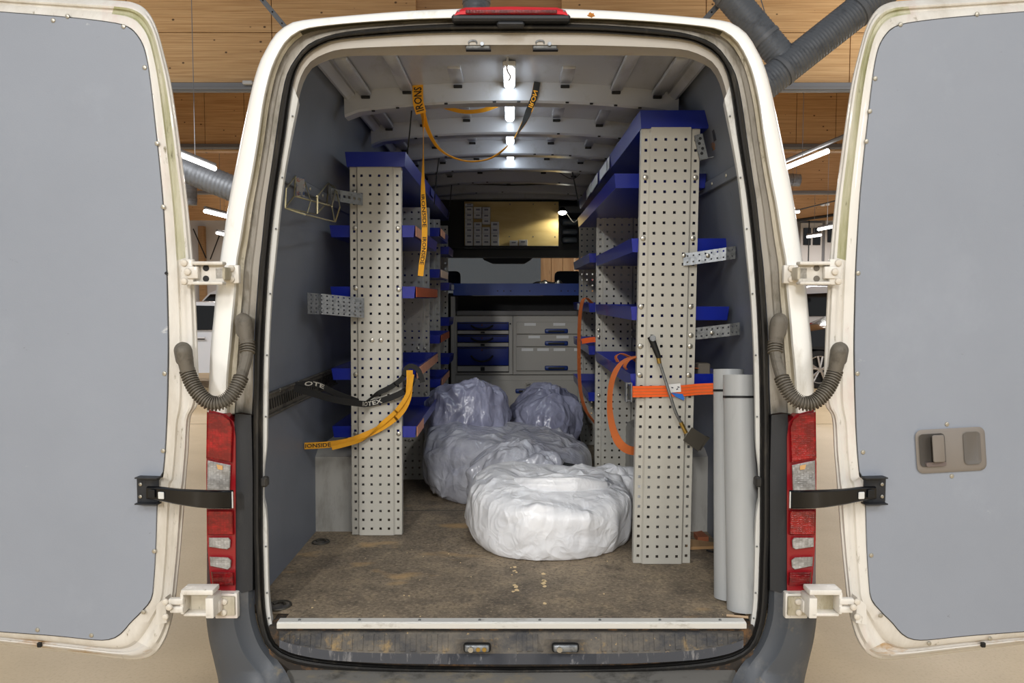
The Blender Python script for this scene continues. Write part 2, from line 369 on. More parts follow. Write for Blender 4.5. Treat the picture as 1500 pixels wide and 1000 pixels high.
def text2d(txt, h):
    cu = bpy.data.curves.new('lettering', 'FONT'); cu.body = txt; cu.size = 1; cu.align_x = 'LEFT'; cu.resolution_u = 2; cu.offset = .018
    o = bpy.data.objects.new('lettering', cu); COL.objects.link(o)
    dg = bpy.context.evaluated_depsgraph_get(); me = bpy.data.meshes.new_from_object(o.evaluated_get(dg))
    vs = [v.co.copy() for v in me.vertices]; fs = [list(p.vertices) for p in me.polygons]
    bpy.data.objects.remove(o); bpy.data.curves.remove(cu); bpy.data.meshes.remove(me)
    mx = max(v.x for v in vs); mn = min(v.x for v in vs); y1 = max(v.y for v in vs); y0 = min(v.y for v in vs)
    k = h / (y1 - y0)
    return [((v.x - mn) * k, (v.y - y0) * k) for v in vs], fs, (mx - mn) * k
def text_on_rows(txt, rows, face, s0, s1, hfrac=.62, sign=1, flip=False):
    """letters bent along a ribbon: rows as from ribbon(), between fractions s0..s1 of its length"""
    vs, fs, wd = text2d(txt, 1.0); n = len(rows); mb = MB(); out = []
    for (u, v) in vs:
        t = s0 + (s1 - s0) * u / wd; t = min(max(t, 0), 1) * (n - 1); k = min(int(t), n - 2); q = t - k
        ra = [x.lerp(y, q) for x, y in zip(rows[k], rows[k + 1])]
        a = (ra[0] + ra[3]) / 2; b = (ra[1] + ra[2]) / 2
        vv = .5 + (v - .5) * hfrac
        if flip: vv = 1 - vv
        d = rows[k + 1][0] - rows[k][0]; nn = d.cross(b - a).normalized()
        if nn.dot(CAM - a) < 0: nn = -nn
        out.append(a.lerp(b, vv) + nn * .0022)
    return mb.add(out, fs)

# ================================================================== the hall
mb = MB(); mb.add([(-22, -14, 0), (22, -14, 0), (22, 36, 0), (-22, 36, 0)], [[0, 1, 2, 3]])
struct(mb.build('floor', m_hallfloor))
mb = MB()
for y in (1.9, 8.0, 14.0):
    mb.box((0, y, .0012), (44, .012, .0024))
struct(mb.build('trim_1', mat('floor_joint', srgb(128, 112, 86), .8)))
mb = MB(); mb.add([(-22, 8, 7.6), (22, 8, 7.6), (22, 36, 7.6), (-22, 36, 7.6)], [[3, 2, 1, 0]])
ceil_o = struct(mb.build('ceiling', m_wooddark))
# back wall: white left half, grey right half
mb = MB(); mb.box((-10.5, 34.1, 3.8), (23, .2, 7.6)); struct(mb.build('wall_back', m_wallw))
mb = MB(); mb.box((12, 30.1, 3.8), (22, .2, 7.6)); struct(mb.build('wall_right', m_wallg))
mb = MB(); mb.box((-.5, 9.4, 1.6), (1.9, .12, 3.2)); struct(mb.build('wall_partition', mat('dark_partition', srgb(104, 108, 114), .7)))
# timber plank wall in front of the van, seen through the windscreen
pw = MB(); pw.box((1.7, 9.49, 1.6), (2.5, .06, 3.2)); pw = struct(pw.build('wall_timber', m_wooddark))
for i in range(14):
    q = MB(); q.box((.53 + i * .178, 9.44, 1.6), (.172, .03, 3.2), bev=.004); q.build('plank', m_plank, pw)
for i, x in enumerate((.42, .53, .70, .98)):
    q = MB(); q.box((x, 9.41, 1.0 + .4 * (i == 3)), (.025, .03, 2.0 + i * .1), bev=.004)
    tag(q.build('timber_batten', m_wood_plain, at=(x, 9.41, 0)), ['pale upright batten leftmost on the plank wall beyond the windscreen', 'second pale batten on plank wall beyond the windscreen', 'third pale batten on plank wall beyond the windscreen', 'tall pale batten nearest the white notice beyond the windscreen'][i], 'batten', 'battens on the plank wall')
sg = thing('wall_notice', 'white notice with red marks on the plank wall beyond windscreen', 'notice', (1.26, 9.42, 1.9))
q = MB(); q.box((1.26, 9.415, 2.07), (.34, .012, .34), bev=.002); q.build('board', m_paper, sg)
for k, (x, z, s) in enumerate(((1.20, 2.06, .06), (1.26, 2.04, .05), (1.31, 2.08, .05))):
    q = MB(); q.box((x, 9.407, z), (s * .3, .003, s), rot=Matrix.Rotation(R(25 * (k - 1)), 3, 'Y')); q.build('red_mark', m_red, sg)

# glulam beams clad with spruce panels
def beam(label, Y, zb, zt, pw_, offs, m, rows):
    o = thing('timber_beam', label, 'beam', (0, Y, zb), 'timber beams across the hall')
    q = MB(); q.box((0, Y + .14, (zb + zt) / 2), (30, .2, zt - zb - .01)); q.build('core', m_wooddark, o)
    zs = [zb] + rows + [zt]
    for z0, z1 in zip(zs, zs[1:]):
        x = -11.5 + offs
        while x < 11.5:
            # panels that only the van hides are left out
            if abs(x + pw_ / 2) > Y * .16:
                q = MB(); q.box((x + pw_ / 2, Y, (z0 + z1) / 2), (pw_ - .012, .08, z1 - z0 - .012), bev=.004); q.build('panel', m, o)
            x += pw_
    return o
beam('nearest spruce panelled beam high behind the open van doors', 10.1, 5.26, 7.58, 2.35, .55, m_wood, [6.06])
beam('second spruce panelled beam lit by the tube lamp', 15.8, 5.26, 7.58, .94, .42, m_wood, [])
beam('third spruce beam in the middle distance of the hall', 22.4, 5.26, 7.58, 2.8, .3, m_wooddark, [])
beam('farthest dark spruce beam above the back wall', 29.0, 5.0, 7.58, 2.8, .9, m_wooddark, [])
# grey rails under the beams
for (lb, Y, z, h) in (('grey steel rail running under nearest timber beam', 10.02, 5.17, .15), ('grey cable rail under the second timber beam', 15.72, 5.36, .12), ('pale rail under the third timber beam', 22.4, 5.2, .12)):
    r = thing('steel_rail', lb, 'rail', (0, Y, z), 'rails under the beams')
    for s in (-1, 1):
        q = MB(); q.box((s * 6.6, Y, z), (9.2, .08, h), bev=.01); q.box((s * 6.6, Y - .06, z - h * .2), (9.2, .05, h * .3), bev=.006); q.build('profile', m_steel, r)
        q = MB(); q.box((s * 4.25, Y - .1, z + h * .3), (.16, .1, .06), bev=.01); q.build('junction_box', m_ledbody, r)
# spiral ducts
def duct(label, p0, p1, r, ribs, extra=None):
    p0 = Vector(p0); p1 = Vector(p1); L = (p1 - p0).length; n = ribs * 4
    o = thing('ventilation_duct', label, 'duct', p0, 'spiral ventilation ducts')
    mb = MB(); mb.tube([p0.lerp(p1, i / n) for i in range(n + 1)], lambda t: r * (1 + (.035 if int(round(t * n)) % 4 == 0 else 0)), 24)
    mb.build('pipe', m_duct, o, smooth=60)
    for t in (.12, .88):
        c = p0.lerp(p1, t); q = MB(); q.cyl(c, Vector((c.x, max(c.y, 8.02), 7.6)), .006, n=6); q.build('hanger_rod', m_steel, o)
    for t in (.3, .75):
        q = MB(); c = p0.lerp(p1, t); d = (p1 - p0).normalized() * .02; q.cyl(c - d, c + d, r * 1.06, n=24); q.build('clamp_band', m_steel, o)
    return o
duct('large spiral duct slanting down past the right van door', P(1330, -42, 5.6), P(1085, 152, 5.6), .16, 60)
duct('spiral branch duct joining the large duct at right', P(1030, -52, 5.75), P(1152, 92, 5.65), .15, 34)
duct('spiral duct slanting behind the left van door', P(200, 188, 10.6) + Vector((0, -.5, -.35)), P(420, 300, 10.6) + Vector((0, -.5, -.1)), .21, 40)
duct('short vertical duct above the red brake light', P(698, 30, 6.6), P(698, -60, 6.6), .155, 14)
duct('small round duct stub far away at right', P(1130, 262, 19), P(1171, 264, 19), .17, 6)
duct('small round duct stub far away at left', P(278, 270, 20), P(278, 300, 20), .2, 6)
# tube lamps
def tubelamp(label, p0, p1, r=.03, rail=None):
    p0 = Vector(p0); p1 = Vector(p1)
    o = thing('tube_lamp', label, 'lamp', p0, 'tube lamps in the hall')
    q = MB(); q.cyl(p0, p1, r, n=10); q.build('tube', m_tube, o)
    up = Vector((0, 0, r * 1.7)); a, b = (p0, p1) if rail is None else (Vector(rail[0]), Vector(rail[1]))
    q = MB(); q.cyl(a + up, b + up, r * .9, n=8); q.build('housing', m_steel, o)
    q = MB(); c = p0.lerp(p1, .5) + up; q.cyl(c, Vector((c.x, c.y, 7.6)), .006, n=6); q.build('suspension_wire', m_steel, o)
    return o
tubelamp('bright tube lamp in front of the left duct', P(255, 223, 8.6), P(315, 247, 9.4), .035)
tubelamp('thin tube lamp hanging above left hinge', P(300, 309, 17), P(345, 320, 18), .05)
tubelamp('small distant tube lamp above left hinge', P(318, 341, 24), P(340, 346, 25), .05)
tubelamp('bright tube lamp between van pillar and right door', P(1140, 250, 12.4), P(1213, 221, 11.4), .045, (P(1140, 246, 12.4), P(1262, 195, 10.9)))
tubelamp('tiny tube lamp end beside the right pillar', P(1150, 313, 22), P(1171, 310, 22), .04)
tubelamp('distant tube lamp reflected near white doors at right', P(1199, 336, 20), P(1225, 331, 19), .04)
tubelamp('lowest distant tube lamp in front of white doors', P(1182, 347, 24), P(1203, 344, 24), .04)
# steel struts
for (lb, a, b) in (('grey steel strut above the left van pillar', P(372, -15, 7), P(428, 52, 7)), ('grey steel strut beside the branch duct', P(1028, 34, 5.9), P(1082, -25, 5.9))):
    o = thing('steel_strut', lb, 'strut', b, 'steel struts')
    d = (b - a); q = MB(); q.box((a + b) / 2, (d.length, .05, .06), rot=Matrix.Rotation(-math.atan2(d.z, d.x), 3, 'Y'), bev=.006); q.build('bar', m_steel, o)
    for t in (.25, .5, .75):
        q = MB(); c = a.lerp(b, t); q.cyl(c + Vector((0, -.032, 0)), c + Vector((0, -.02, 0)), .01, n=8); q.build('bolt', m_black, o)
# post and cross wires on white back wall, left gap
q = MB(); q.box((P(297, 340, 33.9).x, 33.80, 2.6), (.28, .3, 5.2), bev=.02)
tag(q.build('timber_post', m_wooddark, at=(P(297, 340, 33.9).x, 33.80, 0)), 'brown timber post against the white back wall', 'post')
for i, (a, b) in enumerate(((P(283, 335, 33.4), P(302, 378, 33.4)), (P(324, 338, 33.4), P(308, 380, 33.4)))):
    q = MB(); q.cyl(a, b, .03, n=6)
    tag(q.build('brace_rod', m_black, at=b), ['dark diagonal rod left of the timber post', 'dark diagonal rod right of the timber post'][i], 'rod', 'rods by the timber post')
# white glazed doors on the right wall
for i, (xa, xb, ya, yb) in enumerate(((1173, 1203, 326, 392), (1209, 1226, 318, 392))):
    a = P(xa, ya, 29.95); b = P(xb, yb, 29.95); c = (a + b) / 2
    d_ = MB(); d_.box(c, (b.x - a.x, .08, a.z - b.z), bev=.02); d_ = struct(d_.build('door_%d' % (i + 1), m_wallw))
    for x0, x1 in ((.1, .45), (.55, .9)) if i == 0 else ((.15, .85),):
        q = MB(); q.box((a.x + (b.x - a.x) * (x0 + x1) / 2, 29.88, c.z + (a.z - b.z) * .19), ((b.x - a.x) * (x1 - x0), .04, (a.z - b.z) * .38), bev=.01); q.build('pane', m_carg, d_)
for i, (px, py) in enumerate(((1205, 300), (1212, 299))):
    c = P(px, py, 28.0); q = MB(); q.box(c, (.13, .16, .1), bev=.02); q.box(c + Vector((0, -.1, -.02)), (.07, .05, .06), bev=.01)
    tag(q.build('wall_camera', m_ledbody, at=c), ['left small white box on the overhead cable at right', 'right small white box on the overhead cable at right'][i], 'box', 'boxes on the cable')
for i, (a, b) in enumerate(((P(1150, 312, 27.5), P(1240, 290, 27.5)), (P(1150, 325, 28.8), P(1240, 312, 28.8)), (P(1186, 300, 29.3), P(1184, 385, 29.3)))):
    q = MB(); q.cyl(a, b, .025 if i != 1 else .06, n=6)
    tag(q.build('cable_run', m_black, at=b), ['thin overhead cable carrying two white boxes', 'thick dark conduit above the white doors', 'vertical dark pipe in front of the white doors'][i], 'cable')

# parked vehicles
def vehicle(label, cat, name, X0, Y, L, prof, glass, mbody, wheels, wr, width=1.8, flip=1, handle=None, lamp=None):
    """side view car; prof = (s, z) outline, s along the length; near side faces the camera"""
    o = thing(name, label, cat, (X0, Y, 0))
    pt = lambda s, y, z: Vector((X0 + flip * s, y, z))
    mb = MB(); n = len(prof); rows = []
    for k, (dy, ins) in enumerate(((0, .10), (.10, 0), (width - .1, 0), (width, .1))):
        cz = .85
        rows.append([pt(s * 1.0 + (L / 2 - s) * ins * .06, Y + dy + max(0, z - 1.0) * (.22 if k < 2 else -.22), z - (z - cz) * ins * .12) for s, z in prof])
    mb.grid(rows, closed=True); mb.add(rows[0], [list(range(n))]); mb.add(rows[-1], [list(range(n))])
    mb.build('body', mbody, o, smooth=40)
    for g in glass:
        mb = MB(); mb.prism([pt(s, Y + max(0, z - 1.0) * .22 - .012, z) for s, z in g], (0, .03, 0)); mb.build('side_window', m_carg, o)
    for s in wheels:
        c = pt(s, Y + .02, wr)
        mb = MB(); mb.cyl(c + Vector((0, .02, .02)), c + Vector((0, -.02, .02)), wr * 1.16, n=32); mb.build('wheel_arch', m_black, o)
        wh = MB(); rows = []
        for (yy, rr) in ((.16, .6), (.16, .97), (.12, 1), (-.02, 1), (-.06, .97), (-.07, .74), (-.05, .72), (-.03, .7)):
            rows.append([c + Vector((math.cos(2 * math.pi * i / 32) * rr * wr, yy - .03, math.sin(2 * math.pi * i / 32) * rr * wr)) for i in range(32)])
        wh.grid(rows, closed=True); wh = wh.build('tyre', m_tyre, o)
        rm = MB()
        rm.tube([c + Vector((math.cos(2 * math.pi * i / 32) * .71 * wr, -.09, math.sin(2 * math.pi * i / 32) * .71 * wr)) for i in range(33)], .014, 6, cap=False)
        rm.cyl(c + Vector((0, -.11, 0)), c + Vector((0, -.05, 0)), wr * .14, n=16)
        for k in range(5):
            for da in (-.11, .11):
                a = 2 * math.pi * k / 5 + .3; d1 = Vector((math.cos(a + da * .6), 0, math.sin(a + da * .6))); d2 = Vector((math.cos(a + da * 1.6), 0, math.sin(a + da * 1.6)))
                rm.cyl(c + d1 * wr * .1 + Vector((0, -.1, 0)), c + d2 * wr * .7 + Vector((0, -.085, 0)), .02, .028, n=6)
        rm.build('rim', m_rim, wh)
        rb = MB(); rb.cyl(c + Vector((0, -.035, 0)), c + Vector((0, .05, 0)), wr * .7, n=24); rb.build('brake_disc', m_black, wh)
    for (s, z, w_, h_) in (handle or []):
        mb = MB(); mb.box(pt(s, Y - .02, z), (w_, .04, h_), bev=.008); mb.build('door_handle', mbody, o)
        mb = MB(); mb.box(pt(s, Y - .002, z - .02), (w_ * .8, .01, h_), bev=.002); mb.build('handle_recess', m_black, o)
    for (s, z, w_, h_, mm) in (lamp or []):
        mb = MB(); mb.box(pt(s, Y - .01, z), (w_, .06, h_), bev=.012); mb.build('lamp' if mm is m_red else 'trim_strip', mm, o)
    return o
suv = [(0, .42), (.05, .75), (.25, .98), (1.2, 1.08), (1.75, 1.6), (2.1, 1.70), (3.6, 1.68), (4.2, 1.15), (4.45, 1.05), (4.5, .5), (4.3, .32), (.3, .30)]
vehicle('white car parked beyond the left door gap', 'car', 'parked_car', -8.9, 12.0, 4.5, suv, [[(1.35, 1.12), (1.83, 1.58), (2.5, 1.62), (2.5, 1.14)], [(2.56, 1.14), (2.56, 1.62), (3.5, 1.6), (3.9, 1.16)]], m_carw, (.85, 3.6), .36, flip=1,
        handle=[(1.9, 1.0, .2, .035), (2.92, 1.0, .2, .035)])
van_p = [(0, .4), (.05, 1.0), (.9, 1.2), (1.5, 1.9), (1.9, 2.08), (4.9, 2.06), (5.0, 1.9), (5.0, .45), (4.9, .32), (.2, .32)]
vehicle('white delivery van farther back beyond the left door gap', 'van', 'parked_van', -9.6, 17.5, 5.0, van_p, [[(1.0, 1.28), (1.55, 1.86), (2.4, 1.9), (2.4, 1.28)], [(2.5, 1.28), (2.5, 1.9), (4.4, 1.9), (4.4, 1.28)]], m_carw, (.9, 4.0), .34)
vehicle('black car with alloy wheels beyond the right door gap', 'car', 'parked_car', 5.28, 12.2, 4.5, [(0, .46), (.03, .8), (.3, 1.08), (1.2, 1.22), (1.8, 1.5), (2.2, 1.64), (3.6, 1.62), (4.2, 1.2), (4.45, 1.05), (4.5, .5), (4.3, .3), (.3, .28)],
        [[(1.45, 1.24), (1.9, 1.5), (2.5, 1.58), (2.5, 1.24)], [(2.56, 1.24), (2.56, 1.58), (3.5, 1.56), (3.9, 1.22)]], m_carb, (.70, 3.55), .37, lamp=[(.22, 1.0, .3, .07, m_alu), (.2, .62, .34, .04, m_alu)])
vehicle('white van parked behind the black car at right', 'van', 'parked_van', 6.05, 17.4, 5.0, van_p, [[(1.0, 1.28), (1.55, 1.86), (2.4, 1.9), (2.4, 1.28)]], m_carw, (.9, 4.0), .34, lamp=[(1.52, 1.9, .16, .14, m_red), (.92, 1.75, .6, .09, m_black), (.92, 1.62, .7, .04, m_black)])

# ================================================================== the van
VAN = thing('cargo_van', 'white high-roof cargo van seen from behind with both rear doors open', 'van', (0, 0, 0))
O_ = V2([(303, 605), (305, 581), (307, 542), (309, 503), (313, 464), (317, 422), (322, 383), (328, 344), (332, 316), (338, 280), (346, 240), (354, 200), (360, 172), (370, 125), (380, 92), (390, 72), (402, 52), (417, 39), (440, 30), (520, 22), (600, 16), (670, 13), (749, 11)])
B_ = V2([(332, 605), (333, 581), (335, 542), (339, 503), (342, 464), (346, 422), (348, 383), (354, 350), (362, 300), (370, 260), (380, 200), (387, 150), (397, 107), (407, 82), (419, 62), (434, 49), (456, 41), (520, 34), (600, 29), (670, 27), (749, 26)])
D_ = V2([(370, 612), (372, 568), (373, 503), (377, 438), (381, 386), (384, 360), (390, 300), (396, 260), (404, 205), (412, 150), (420, 112), (430, 92), (450, 67), (480, 53), (520, 45), (600, 38), (670, 35), (749, 34)])
E_ = V2([(385, 612), (386, 542), (389, 464), (394, 386), (397, 350), (404, 290), (410, 250), (418, 200), (424, 156), (430, 120), (438, 96), (450, 80), (470, 67), (500, 58), (600, 50), (670, 48), (749, 48)])
F_ = V2([(392, 612), (394, 516), (398, 438), (403, 386), (412, 296), (418, 250), (427, 200), (433, 170), (440, 136), (448, 114), (460, 98), (488, 86), (520, 82), (600, 81), (749, 80)])
Dlow = V2([(749, 988), (600, 986), (500, 982), (440, 975), (410, 964), (392, 948), (382, 926), (376, 900), (373, 860), (372, 820), (370, 782), (370, 700)])
Elow = V2([(749, 976), (600, 974), (500, 968), (440, 959), (414, 950), (400, 937), (392, 912), (388, 880), (386, 820), (385, 782), (385, 700)])
Flow = V2([(406, 938), (401, 924), (395, 885), (393, 830), (392, 780), (390, 748), (387, 735), (387, 695), (391, 655)])
NS = 64
def mixl(a, b, t): return [p.lerp(q, t) for p, q in zip(a, b)]
o_ = catmull(O_, NS); b_ = catmull(B_, NS); d_ = catmull(D_, NS); e_ = catmull(E_, NS); f_ = catmull(F_, NS)
def toY(l, Y): return [P(p.x, p.y, Y if not callable(Y) else Y(p)) for p in l]
def both(rows):
    """left half rows -> full width rows, running left foot -> top -> right foot"""
    return [r + [Vector((-p.x, p.y, p.z)) for p in reversed(r[:-1])] for r in rows]
# outer shell: sides and roof, then rounded rear edge and pillar face
low = [P(330, 1040, .06), P(318, 985, .06), P(308, 940, .06), P(303, 880, .06), P(303, 700, .06)]
shell = low + toY(o_, .06)
rows = []
for Y, cl in ((.06, 9), (.3, 9), (1.5, 9), (3.0, 9), (4.05, 9), (4.5, 2.42), (4.62, 2.36)):
    k = 1.0 - .006 * min(1, Y)
    rows.append([Vector((p.x * k, Y, min(p.z, cl))) for p in shell])
rows = both(rows)
mb = MB(); mb.grid(rows); mb.build('body_shell', m_white, VAN, smooth=50)
mb = MB(); mb.grid(both([toY(o_, .06), toY(mixl(o_, b_, .04), .025), toY(mixl(o_, b_, .14), .006), toY(mixl(o_, b_, .5), 0), toY(mixl(o_, b_, .9), 0), toY(b_, .01)]))
mb.build('rear_pillar_frame', m_white, VAN, smooth=50)
# rain gutter: two tone, mossy along the top
bd = lambda t: mixl(b_, d_, t)
g1 = both([toY(b_, .01), toY(bd(.12), .03), toY(bd(.3), .035)]); g2 = both([toY(bd(.3), .035), toY(bd(.36), .05), toY(bd(.62), .048), toY(bd(.7), .03), toY(bd(.96), .028)])
top_i = 41
def split(rows, a, b): return [r[a:b] for r in rows]
n_all = len(g1[0])
for nm, rws, sl, m_ in (('rain_gutter', g1, (0, top_i + 1), m_gutter), ('rain_gutter', g1, (n_all - top_i - 1, n_all), m_gutter), ('top_gutter', g1, (top_i, n_all - top_i), m_gutterdark),
                        ('gutter_lip', g2, (0, top_i + 1), m_gutter2), ('gutter_lip', g2, (n_all - top_i - 1, n_all), m_gutter2), ('top_gutter_lip', g2, (top_i, n_all - top_i), m_gutter2)):
    mb = MB(); mb.grid(split(rws, *sl)); mb.build(nm, m_, VAN, smooth=50)
# door seal: a full loop
def full(low_, up): return catmull(low_ + up, 110)
df = full(Dlow, D_); ef = full(Elow, E_)
seal = []
for (t, Y) in ((-.02, .05), (0, .03), (.14, .008), (.34, 0), (.55, .004), (.66, .018), (.74, .02), (.84, .012), (1, .02), (1.02, .06)):
    seal.append(toY(mixl(df, ef, t), Y))
mb = MB(); mb.grid(both(seal)); mb.build('door_seal', m_rubber, VAN, smooth=40)
# inner flange: sides in white paint, header toned darker for its shade
fl = Flow + F_; flow = catmull(fl, 90); el = catmull(V2([(399, 938), (392, 912), (388, 880), (386, 820), (385, 782), (385, 700)]) + E_, 90)
rows = [toY(el, .03), toY(mixl(el, flow, .2), .03), toY(mixl(el, flow, .9), .036), toY(flow, .042), [Vector((p.x * 1.02 if abs(p.x) > .6 else p.x, .10, p.z + (.02 if p.z > 2.4 else 0))) for p in toY(flow, .042)]]
cut = 62
fr = both(rows); nf = len(fr[0])
for sl in ((0, cut + 1), (nf - cut - 1, nf)):
    mb = MB(); mb.grid(split(fr, *sl)); mb.build('inner_flange', m_flange, VAN, smooth=50)
hrows = [r[cut:] for r in rows]
hd = [hrows[0], [a.lerp(b, .55) for a, b in zip(toY(el, .03), toY(flow, .03))][cut:], toY(mixl(el, flow, .62), .07)[cut:], toY(flow, .13)[cut:], [p + Vector((0, .01, .07)) for p in toY(flow, .13)[cut:]]]
mb = MB(); mb.grid(both(hd)); mb.build('header', m_header, VAN, smooth=30)
for s in (-1, 1):
    for y in (170, 260, 335, 430, 520, 610, 700, 800, 868, 905):
        c = min(flow, key=lambda p: abs(p.y - y)); c2 = min(el, key=lambda p: abs(p.y - y)); p = P((c.x * .6 + c2.x * .4), y, .03); p.x *= -s
        q = inst('rivet', ME_STUD, p, VAN); q.scale = (.5, .5, .5)
# door strikers on the header
for px in (700, 798):
    q = MB(); c = P(px, 67, .045); q.box(c, (.078, .02, .026), bev=.006, seg=2); st = q.build('striker_plate', m_galvdark, VAN)
    q = MB(); q.tube(catmull([c + Vector((-.028, -.012, -.002)), c + Vector((-.026, -.016, .008)), c + Vector((-.006, -.016, .009)), c + Vector((-.002, -.012, -.002))], 14), .003, 8); q.build('striker_loop', m_galv, st)
    q = MB(); q.cyl(c + Vector((.014, -.02, 0)), c + Vector((.014, -.006, 0)), .006, n=12); q.build('striker_pin', m_galv, st)
    q = MB(); q.box(c + Vector((.002, -.004, -.015)), (.08, .02, .004)); q.build('striker_base', m_black, st)
# third brake light
mb = MB(); top = V2([(666, 22), (670, 15), (682, 11), (749, 9.6), (816, 11), (828, 15), (832, 22)]); bot = V2([(664, 23), (676, 23), (700, 23), (749, 22.5), (798, 23), (822, 23), (833, 23)])
mb.grid([toY(top, .03), toY(top, -.012), toY(mixl(top, bot, .3), -.024), toY(mixl(top, bot, .75), -.024), toY(bot, -.016), toY(bot, .02)])
BL = mb.build('brake_light', m_red, VAN, smooth=40)
mb = MB(); a = P(682, 14.5, -.026); b = P(816, 20, -.026); mb.box((a + b) / 2, (b.x - a.x, .006, a.z - b.z), bev=.002); mb.build('brake_light_lens', m_lensdark, BL)
for px in (672, 826): inst('screw', ME_STUD, P(px, 17, -.018), BL).scale = (.7, .7, .7)
mb = MB(); a = P(662, 23.5, -.005); b = P(835, 33, -.005); mb.box((a + b) / 2, (b.x - a.x, .04, a.z - b.z), bev=.006); mb.build('brake_light_dark_gap', m_plastic, VAN)  # black box standing in for the dark gap below the brake light
mb = MB(); a = P(728, 33, -.01); b = P(768, 40, -.01); mb.box((a + b) / 2, (b.x - a.x, .03, a.z - b.z), bev=.005); mb.build('brake_light_clip', m_plastic, VAN)

# load compartment ------------------------------------------------------------
WP = [(-.02, .895), (.3, .898), (.6, .9), (1.0, .885), (1.4, .835), (1.7, .775), (1.86, .725), (1.93, .69)]
def wallx(zz):
    for (a, xa), (b, xb) in zip(WP, WP[1:]):
        if zz <= b: return xa + (xb - xa) * (zz - a) / (b - a)
    return WP[-1][1]
mb = MB(); mb.prism([(-.752, .03, F - .012), (.752, .03, F - .012), (.752, .11, F - .012), (.9, .115, F - .012), (.9, 3.69, F - .012), (-.9, 3.69, F - .012), (-.9, .115, F - .012), (-.752, .11, F - .012)], (0, 0, .012)); VF = mb.build('load_floor', m_loadfloor, VAN)
q = MB(); q.box((0, 1.32, F + .0006), (1.76, .004, .0012)); q.build('floor_seam', m_edge, VF)
for s in (-1, 1):
    prof = [(z, x) for z, x in [(WP[0][0] + (WP[-1][0] - WP[0][0]) * i / 24, 0) for i in range(25)]]
    rows = [[Vector((s * wallx(z), y, F + z)) for z, _ in prof] for y in (.085, .1, 1.2, 2.4, 3.7)]
    mb = MB(); mb.grid(rows); mb.build('wall_liner', m_liner, VAN, smooth=60)
    # liner joints (visible thin seams) and upper rail
    q = MB(); zz = 1.50 if s < 0 else 1.52
    for a, b in ((.09, 1.15), (1.15, 2.3), (2.3, 3.6)):
        q.box((s * (wallx(zz) - .006), (a + b) / 2, F + zz), (.012, b - a, .042), rot=Matrix.Rotation(s * R(-8), 3, 'Y'), bev=.003)
    rl = q.build('upper_rail', m_liner, VAN)
    for y in (.22, .42, .62, .82): inst('screw', ME_SCREW, (s * (wallx(zz) - .013), y, F + zz), rl, rot=(0, 0, s * R(-90) if s < 0 else R(-90)))
    # wheel arch cover
    mb = MB(); rows = []
    for y, h in ((.98, .0), (1.0, .34), (1.06, .37), (1.9, .37), (1.96, .34), (1.98, 0)):
        x1 = .655; rows.append([Vector((s * .91, y, F + h)), Vector((s * (x1 + .04), y, F + h)), Vector((s * (x1 + .012), y, F + max(0, h - .012))), Vector((s * x1, y, F + max(0, h - .04))), Vector((s * x1, y, F))])
    mb.grid(rows); mb.build('wheel_arch_cover', mat('grey_plastic_cover', srgb(168, 166, 160), .5, spots=[(srgb(120, 116, 106), 6, .5, .75, (1, 1, .3))]), VAN, smooth=40)
# slotted lashing rail on the left wall
zr = .675
q = MB(); q.box((-.893, .74, F + zr), (.006, 1.3, .074)); m_railm = mat('dusty_black_rail', srgb(92, 88, 80), .6, .2, spots=[(srgb(140, 132, 118), 20, .55, .7, (1, 1, 1)), (srgb(48, 46, 44), 12, .5, .65, (1, 1, 1))])
LR = q.build('lashing_rail', m_railm, VAN)
for dz in (-.040, .040):
    q = MB(); q.box((-.888, .74, F + zr + dz), (.016, 1.3, .009), bev=.003); q.build('rail_edge', m_railm, LR)
sl = MB(); sl.box((0, 0, 0), (.004, .011, .042), rot=Matrix.Rotation(R(18), 3, 'X'), bev=.0015); so = sl.build('slot', m_black, LR); sme = so.data; bpy.data.objects.remove(so)
for v in sme.vertices: v.co += Vector(org(LR))
for i in range(43):
    inst('slot', sme, (-.889, .12 + i * .029, F + zr), LR)
for y in (.2, .45, .7): inst('screw', ME_SCREW, (-.884, y, F + zr + .04), LR, rot=(0, 0, R(90)))
# roof sheet, ribs and bows
mb = MB(); rows = []
for i in range(29):
    y = .14 + i * .13
    rows.append([Vector((x / 10 * .70, y, F + 1.953 - .05 * abs(x / 10) ** 2.2)) for x in range(-10, 11)])
mb.grid(rows); mb.build('roof_sheet', m_roof, VAN, smooth=60)
BOWS = [.79, 1.38, 1.92, 2.40, 2.92, 3.42]
for y in BOWS:
    mb = MB(); rows = []
    for i in range(-12, 13):
        t = i / 12; x = t * .69; zt = F + 1.956 - .05 * abs(t) ** 2.2; zb = F + 1.872 - .045 * abs(t) ** 2.2 - (.014 if abs(t) > .93 else 0)
        rows.append([Vector((x, y - .045, zt)), Vector((x, y - .04, zb + .008)), Vector((x, y - .03, zb)), Vector((x, y + .035, zb)), Vector((x, y + .045, zt))])
    mb.grid(rows); mb.add(rows[0], [[0, 1, 2, 3, 4]]); mb.add(rows[-1], [[4, 3, 2, 1, 0]]); bo = mb.build('roof_bow', m_roof, VAN, smooth=30)
    for i in range(-6, 7):
        if random.random() < .5:
            q = MB(); q.box((i * .1 + .03, y - .041, F + 1.872 - .045 * abs(i / 6.5) ** 2.2 + .002), (.014, .006, .006), bev=.001); q.build('tack_gap', m_black, bo)
rib = MB(); rib.box((0, 0, 0), (.052, .2, .016), bev=.006, seg=2); ro = rib.build('roof_rib', m_roof, VAN); rme = ro.data; bpy.data.objects.remove(ro)
ribl = MB(); ribl.box((0, 0, 0), (.05, .46, .02), bev=.008, seg=2); ro = ribl.build('roof_rib', m_roof, VAN); rlme = ro.data; bpy.data.objects.remove(ro)
